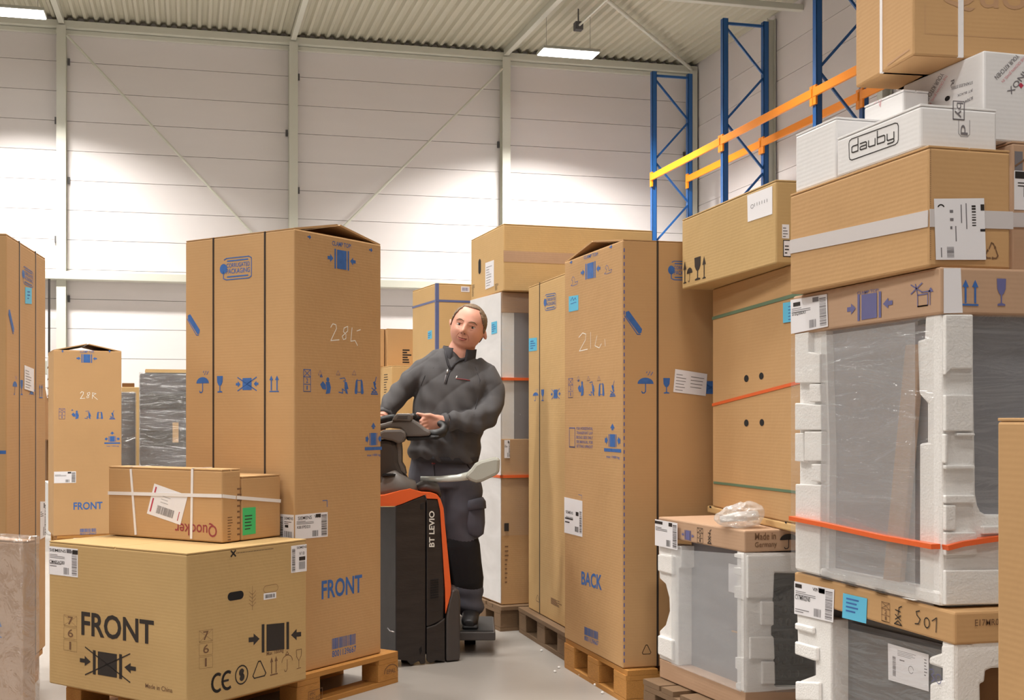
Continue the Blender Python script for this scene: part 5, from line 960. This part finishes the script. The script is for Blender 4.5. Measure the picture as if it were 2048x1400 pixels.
for pts in ([(915, 930, 0), (922, 1080, -.02), (936, 1170, 0), (944, 1232, 0)], [(866, 930, 0), (868, 1080, -.02), (872, 1170, 0), (876, 1232, 0)]):
    loft(bm, [pm(*p) for p in pts], [.07, .05, .045, .035], n=14)
# hands: palm, four fingers closed on the grip, thumb
def hand(bm, wrist, knuck, side):
    """wrist centre, list of four (knuckle, mid, tip) image points, thumb chain"""
    loft(bm, [pm(*p) for p in wrist[0]], wrist[1], n=16)
    for ch, r in knuck: loft(bm, [pm(*p) for p in ch], r, n=10)
hand(bm, ([(889, 843, -.24), (876, 843, -.255), (864, 845, -.262), (852, 846, -.268)], [(.029, .02), (.036, .021), (.042, .019), (.040, .013)]), [
    ([(855, 836, -.272), (846, 838, -.292), (841, 842, -.30), (842, 847, -.285)], [.0105, .0102, .0092, .008]),
    ([(854, 843, -.275), (844, 846, -.298), (839, 851, -.302), (842, 855, -.285)], [.0108, .0105, .0095, .008]),
    ([(854, 850, -.275), (846, 854, -.298), (842, 859, -.30), (846, 862, -.285)], [.0105, .01, .009, .0078]),
    ([(857, 857, -.27), (851, 861, -.29), (848, 865, -.292), (852, 867, -.28)], [.0095, .009, .0082, .0072]),
    ([(874, 837, -.262), (860, 831, -.275), (847, 831, -.285), (836, 828, -.29), (832, 827, -.29)], [.016, .013, .0115, .0095, .007])], 1)
hand(bm, ([(766, 832, -.2), (763, 839, -.235), (760, 846, -.26), (758, 851, -.275)], [(.026, .02), (.034, .02), (.037, .018), (.034, .013)]), [
    ([(768, 848, -.28), (769, 855, -.30), (768, 859, -.29)], [.0102, .0095, .0085]),
    ([(762, 850, -.283), (762, 857, -.305), (762, 861, -.295)], [.0105, .0098, .0085]),
    ([(755, 850, -.283), (755, 857, -.305), (755, 861, -.295)], [.0102, .0095, .0082]),
    ([(749, 848, -.28), (748, 855, -.30), (748, 859, -.29)], [.0092, .0086, .0075]),
    ([(770, 838, -.24), (775, 843, -.26), (777, 848, -.275)], [.013, .011, .009])], -1)
body = finish('body', bm, 'skin', .0042, 3)
# face details on the head
def hp(x, y, z): return HM @ (Vector((x, y, z)))
def on_head(xu, zu, off):
    yu = -math.sqrt(max(0, 1-xu*xu-zu*zu)); p = sculpt(Vector((xu, yu, zu))); p.y -= off; return HM @ p
HR = HM.to_3x3().to_4x4()
for s in (-1, 1):
    bm = bmesh.new(); c = on_head(s*.40, .05, -.004); ball(bm, c, (.0145, .009, .0058), 16, 10, HR); e = obj('eye', bm, 'eye_white', man, smooth=True)
    bm = bmesh.new(); ball(bm, on_head(s*.40+.01, .048, .002), (.0064, .004, .0058), 14, 8, HR); obj('iris', bm, 'iris', e, smooth=True)
    bm = bmesh.new(); loft(bm, [on_head(s*a, b, .0005) for a, b in ((.18, .115), (.30, .135), (.42, .135), (.56, .09))], [.002, .0045, .0045, .002], n=8); obj('eyelid', bm, 'skin', man, smooth=True)
    bm = bmesh.new(); loft(bm, [on_head(s*a, b, .0) for a, b in ((.14, .22), (.30, .265), (.46, .26), (.62, .19))], [(.001, .002), (.0028, .0022), (.0028, .0022), (.001, .0015)], n=8); obj('eyebrow', bm, 'hair', man, smooth=True)
bm = bmesh.new(); loft(bm, [on_head(a, b, .0006) for a, b in ((-.30, -.455), (-.16, -.475), (0, -.483), (.16, -.475), (.28, -.458))], [.001, .0026, .003, .0026, .001], n=8); obj('mouth', bm, 'mouth_dark', man, smooth=True)
bm = bmesh.new(); loft(bm, [on_head(a, b, .0) for a, b in ((-.26, -.49), (-.12, -.53), (0, -.54), (.12, -.53), (.26, -.49))], [.001, .0045, .0055, .0045, .001], n=8); obj('lower_lip', bm, 'lip', man, smooth=True)
for s in (-1, 1):
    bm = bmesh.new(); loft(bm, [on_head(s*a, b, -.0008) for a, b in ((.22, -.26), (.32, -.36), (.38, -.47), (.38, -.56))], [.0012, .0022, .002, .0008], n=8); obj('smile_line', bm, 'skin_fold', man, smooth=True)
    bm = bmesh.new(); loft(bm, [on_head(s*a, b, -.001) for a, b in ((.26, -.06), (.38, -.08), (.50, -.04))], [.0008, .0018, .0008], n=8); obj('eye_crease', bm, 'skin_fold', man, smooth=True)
for s in (-1, 1):
    bm = bmesh.new(); ball(bm, on_head(s*.10, -.285, .0), (.0042, .003, .0026), 10, 6, HR); obj('nostril', bm, 'mouth_dark', man, smooth=True)
# hair cap: short, receding
bm = bmesh.new(); bmesh.ops.create_uvsphere(bm, u_segments=72, v_segments=54, radius=1)
def hairy(c):
    x, y, z = c.x, c.y, c.z
    th = .83-1.25*max(0, abs(x)-.42)-1.7*max(0, y+.30)
    return z > max(th, -.05 if y < .25 else -.45)
kill = [f for f in bm.faces if not hairy(f.calc_center_median())]
bmesh.ops.delete(bm, geom=kill, context='FACES')
rr = random.Random(9)
for v in bm.verts:
    n = v.co.normalized(); k = sculpt(v.co); v.co = HM @ (k+Vector((n.x*.0045, n.y*.006, n.z*.0025))+Vector((rr.uniform(-1, 1), rr.uniform(-1, 1), rr.uniform(-1, 1)))*.0014)
o = obj('hair', bm, 'hair', man, smooth=True); sm = o.modifiers.new('thick', 'SOLIDIFY'); sm.thickness = .003; sm.offset = -.6
# sweater
bm = bmesh.new()
loft(bm, [pm(917, 706, .02), pm(914, 714, .015), pm(911, 728, .01), pm(909, 745, 0), pm(905, 775, -.01), pm(900, 805, -.015), pm(894, 845, -.02), pm(890, 880, -.02), pm(888, 902, -.015), pm(887, 916, -.01)],
     [(.086, .066), (.132, .08), (.176, .098), (.192, .112), (.197, .13), (.19, .14), (.188, .15), (.194, .155), (.192, .148), (.184, .138)], n=36, power=.92)
loft(bm, [pm(950, 742, .01), pm(970, 750, 0), pm(984, 775, -.01), pm(985, 805, -.04), pm(976, 830, -.10), pm(950, 842, -.16), pm(920, 843, -.20), pm(893, 842, -.235)], [.075, .073, .068, .064, .064, .060, .052, .040], n=20)
loft(bm, [pm(868, 734, .01), pm(846, 744, 0), pm(822, 764, -.02), pm(800, 786, -.05), pm(786, 804, -.10), pm(776, 820, -.16), pm(769, 829, -.195)], [.075, .072, .064, .058, .056, .050, .038], n=20)
def folds(c):
    z, x, y = c.z, c.x, c.y
    a = .0045*math.sin(44*z+40*x+3*math.sin(18*x))+.0035*math.sin(90*x+12*z+2*math.sin(15*z))
    low = max(0, 1-abs(z-.98)/.22)
    f = abs(math.sin(16*x-9*z+2.2*math.sin(7*z)))**.6-.6
    return a*(.6+.8*low)+.007*low*math.sin(62*z+6*math.sin(9*x))+.006*f
sweater = finish('sweater', bm, 'sweater', .0065, 3, disp=folds)
for pts, r in (([(893, 842, -.235), (886, 842.5, -.243)], .043), ([(770, 827, -.19), (767, 833, -.212)], .041)):
    bm = bmesh.new(); loft(bm, [pm(*p) for p in pts], [r, r*.93], n=24); obj('cuff', bm, 'sweater', man, smooth=True)
bm = bmesh.new(); loft(bm, [pm(888, 905, -.015), pm(887, 918, -.01)], [(.192, .148), (.186, .142)], n=40); obj('waistband', bm, 'sweater_dark', man, smooth=True)
# stand-up collar, open at the front
bm = bmesh.new(); N_ = 40; lo = []; hi = []; hi2 = []; lo2 = []
for i in range(N_+1):
    a = math.radians(-90+24+(312*i/N_)); c, s = math.cos(a), math.sin(a); fr = max(0, -s)
    base = pm(914, 724, -.0)+Vector((c*.098, s*.088-.004*fr, -.012*fr-.028*max(0, fr-.8)*5*.6)); top = pm(920, 691, -.0)+Vector((c*.090, s*.086-.014*fr, -.02*fr-.02*max(0, c)))
    lo.append(bm.verts.new(base)); hi.append(bm.verts.new(top))
    hi2.append(bm.verts.new(top-Vector((c, s, 0))*.008)); lo2.append(bm.verts.new(base-Vector((c, s, 0))*.01))
for i in range(N_):
    bm.faces.new((lo[i], lo[i+1], hi[i+1], hi[i])); bm.faces.new((hi[i], hi[i+1], hi2[i+1], hi2[i])); bm.faces.new((hi2[i], hi2[i+1], lo2[i+1], lo2[i]))
for i in (0, N_): bm.faces.new((lo[i], hi[i], hi2[i], lo2[i]))
obj('collar', bm, 'sweater_dark', man, smooth=True)
from mathutils.bvhtree import BVHTree
def surf(o, px, py, off=.002):
    me = o.data
    if 'bvh_'+o.name not in _glyph: _glyph['bvh_'+o.name] = BVHTree.FromPolygons([v.co.copy() for v in me.vertices], [tuple(p.vertices) for p in me.polygons])
    org = Vector((-PX, -PZ, CH-PH)); dr = (pm(px, py, 0)-org).normalized()
    hit = _glyph['bvh_'+o.name].ray_cast(org, dr)
    return (hit[0]-dr*off) if hit[0] is not None else pm(px, py, -.15)
def stitch(name, o, pts, r, m, off=.001):
    bm = bmesh.new(); loft(bm, [surf(o, *p, off) for p in pts], [r]*len(pts) if not isinstance(r, list) else r, n=8); return obj(name, bm, m, man, smooth=True)
stitch('zip', sweater, [(902, 738), (899, 745), (895, 756), (892, 768)], .0035, 'sweater_dark')
stitch('zip_pull', sweater, [(896, 738), (894, 747)], .0045, 'zip_metal', .004); stitch('zip_tape', sweater, [(892, 750), (889, 766)], .0028, 'ink_grey', .003)
stitch('collar_edge', sweater, [(903, 738), (909, 728), (918, 722), (935, 717)], .006, 'sweater_dark', .004)
stitch('collar_edge', sweater, [(902, 739), (897, 730), (893, 716), (890, 702)], .006, 'sweater_dark', .004)
stitch('chest_logo', sweater, [(912, 757), (920, 758), (930, 759), (940, 761)], .0022, 'ink_wine', .001); stitch('chest_mark', sweater, [(912, 757), (914, 752)], .0025, 'ink_white', .001)
for pts in ([(868, 735), (850, 752), (842, 772)], [(950, 734), (960, 760), (955, 800), (948, 830)]): stitch('seam', sweater, pts, .0018, 'sweater_dark', .0)
# trousers
bm = bmesh.new()
loft(bm, [pm(888, 905, 0), pm(888, 925, 0), pm(889, 950, 0), pm(890, 975, 0)], [(.175, .12), (.182, .125), (.192, .13), (.188, .125)], n=30)
loft(bm, [pm(917, 940, 0), pm(922, 985, 0), pm(923, 1040, -.01), pm(922, 1085, -.02), pm(928, 1130, -.01), pm(935, 1180, 0), pm(940, 1212, 0), pm(942, 1228, .005)], [.112, .115, .104, .092, .088, .086, .072, .06], n=24)
loft(bm, [pm(862, 940, 0), pm(860, 985, 0), pm(862, 1040, -.01), pm(864, 1085, -.02), pm(868, 1130, -.01), pm(872, 1180, 0), pm(875, 1212, 0), pm(877, 1228, .005)], [.105, .108, .1, .09, .086, .082, .07, .06], n=24)
def tf(c):
    k = max(0, 1-abs(c.z-.12)/.2)
    return .003*math.sin(40*c.z+25*c.x)+.0065*k*math.sin(70*c.z+10*c.x)
trousers = finish('trousers', bm, 'trouser', .0075, 3, disp=tf)
def band(name, pts, rad, m):
    bm = bmesh.new(); loft(bm, [pm(*p) for p in pts], rad, n=28); return obj(name, bm, m, man, smooth=True)
band('knee_patch', [(922, 1074, -.022), (923, 1092, -.022), (928, 1130, -.012), (933, 1160, -.004), (935, 1176, -.001)], [.090, .0985, .095, .0925, .084], 'trouser_black')
band('knee_patch', [(864, 1074, -.022), (865, 1092, -.022), (868, 1130, -.012), (871, 1160, -.004), (872, 1176, -.001)], [.088, .096, .093, .090, .082], 'trouser_black')
bm = bmesh.new(); a, b = pm(948, 1003, -.055), pm(950, 1066, -.06)
loft(bm, [pm(949, 1000, -.05), pm(950, 1010, -.055), pm(951, 1045, -.06), pm(950, 1064, -.055), pm(949, 1068, -.05)], [(.035, .035), (.05, .055), (.051, .06), (.047, .055), (.03, .035)], n=20, power=.6); pk = obj('cargo_pocket', bm, 'trouser', man, smooth=True)
bm = bmesh.new(); loft(bm, [pm(950, 998, -.06), pm(952, 1006, -.062), pm(954, 1019, -.066)], [(.044, .055), (.053, .06), (.05, .062)], n=20, power=.6); obj('pocket_flap', bm, 'trouser', pk, smooth=True)
stitch('belt_label', trousers, [(867, 920), (867, 928)], .010, 'ink_wine', .0); stitch('seam', trousers, [(868, 930), (870, 955), (873, 985)], .002, 'trouser_black', .0); stitch('pocket_edge', trousers, [(925, 915), (935, 930), (945, 945)], .003, 'trouser_black', .001)
for cx_ in (943, 877):
    bm = bmesh.new(); x = (pm(cx_, 1230, 0)).x
    loft(bm, [Vector((x+.005, .09, .045)), Vector((x, .04, .055)), Vector((x-.005, -.05, .048)), Vector((x-.01, -.13, .036)), Vector((x-.012, -.175, .028))], [(.034, .042), (.042, .052), (.045, .045), (.044, .033), (.026, .02)], n=20, hint=(0, 0, 1), power=.8)
    loft(bm, [Vector((x, .03, .05)), Vector((x, .03, .11))], [.048, .045], n=16)
    bt = finish('boot', bm, 'boot_leather', .006, 2)
    for v in bt.data.vertices: v.co.z = max(v.co.z, .004)
    boxo('sole', x-.048, x+.036, -.175, .115, .0005, .022, 'grip_black', bt, bevel=.01)
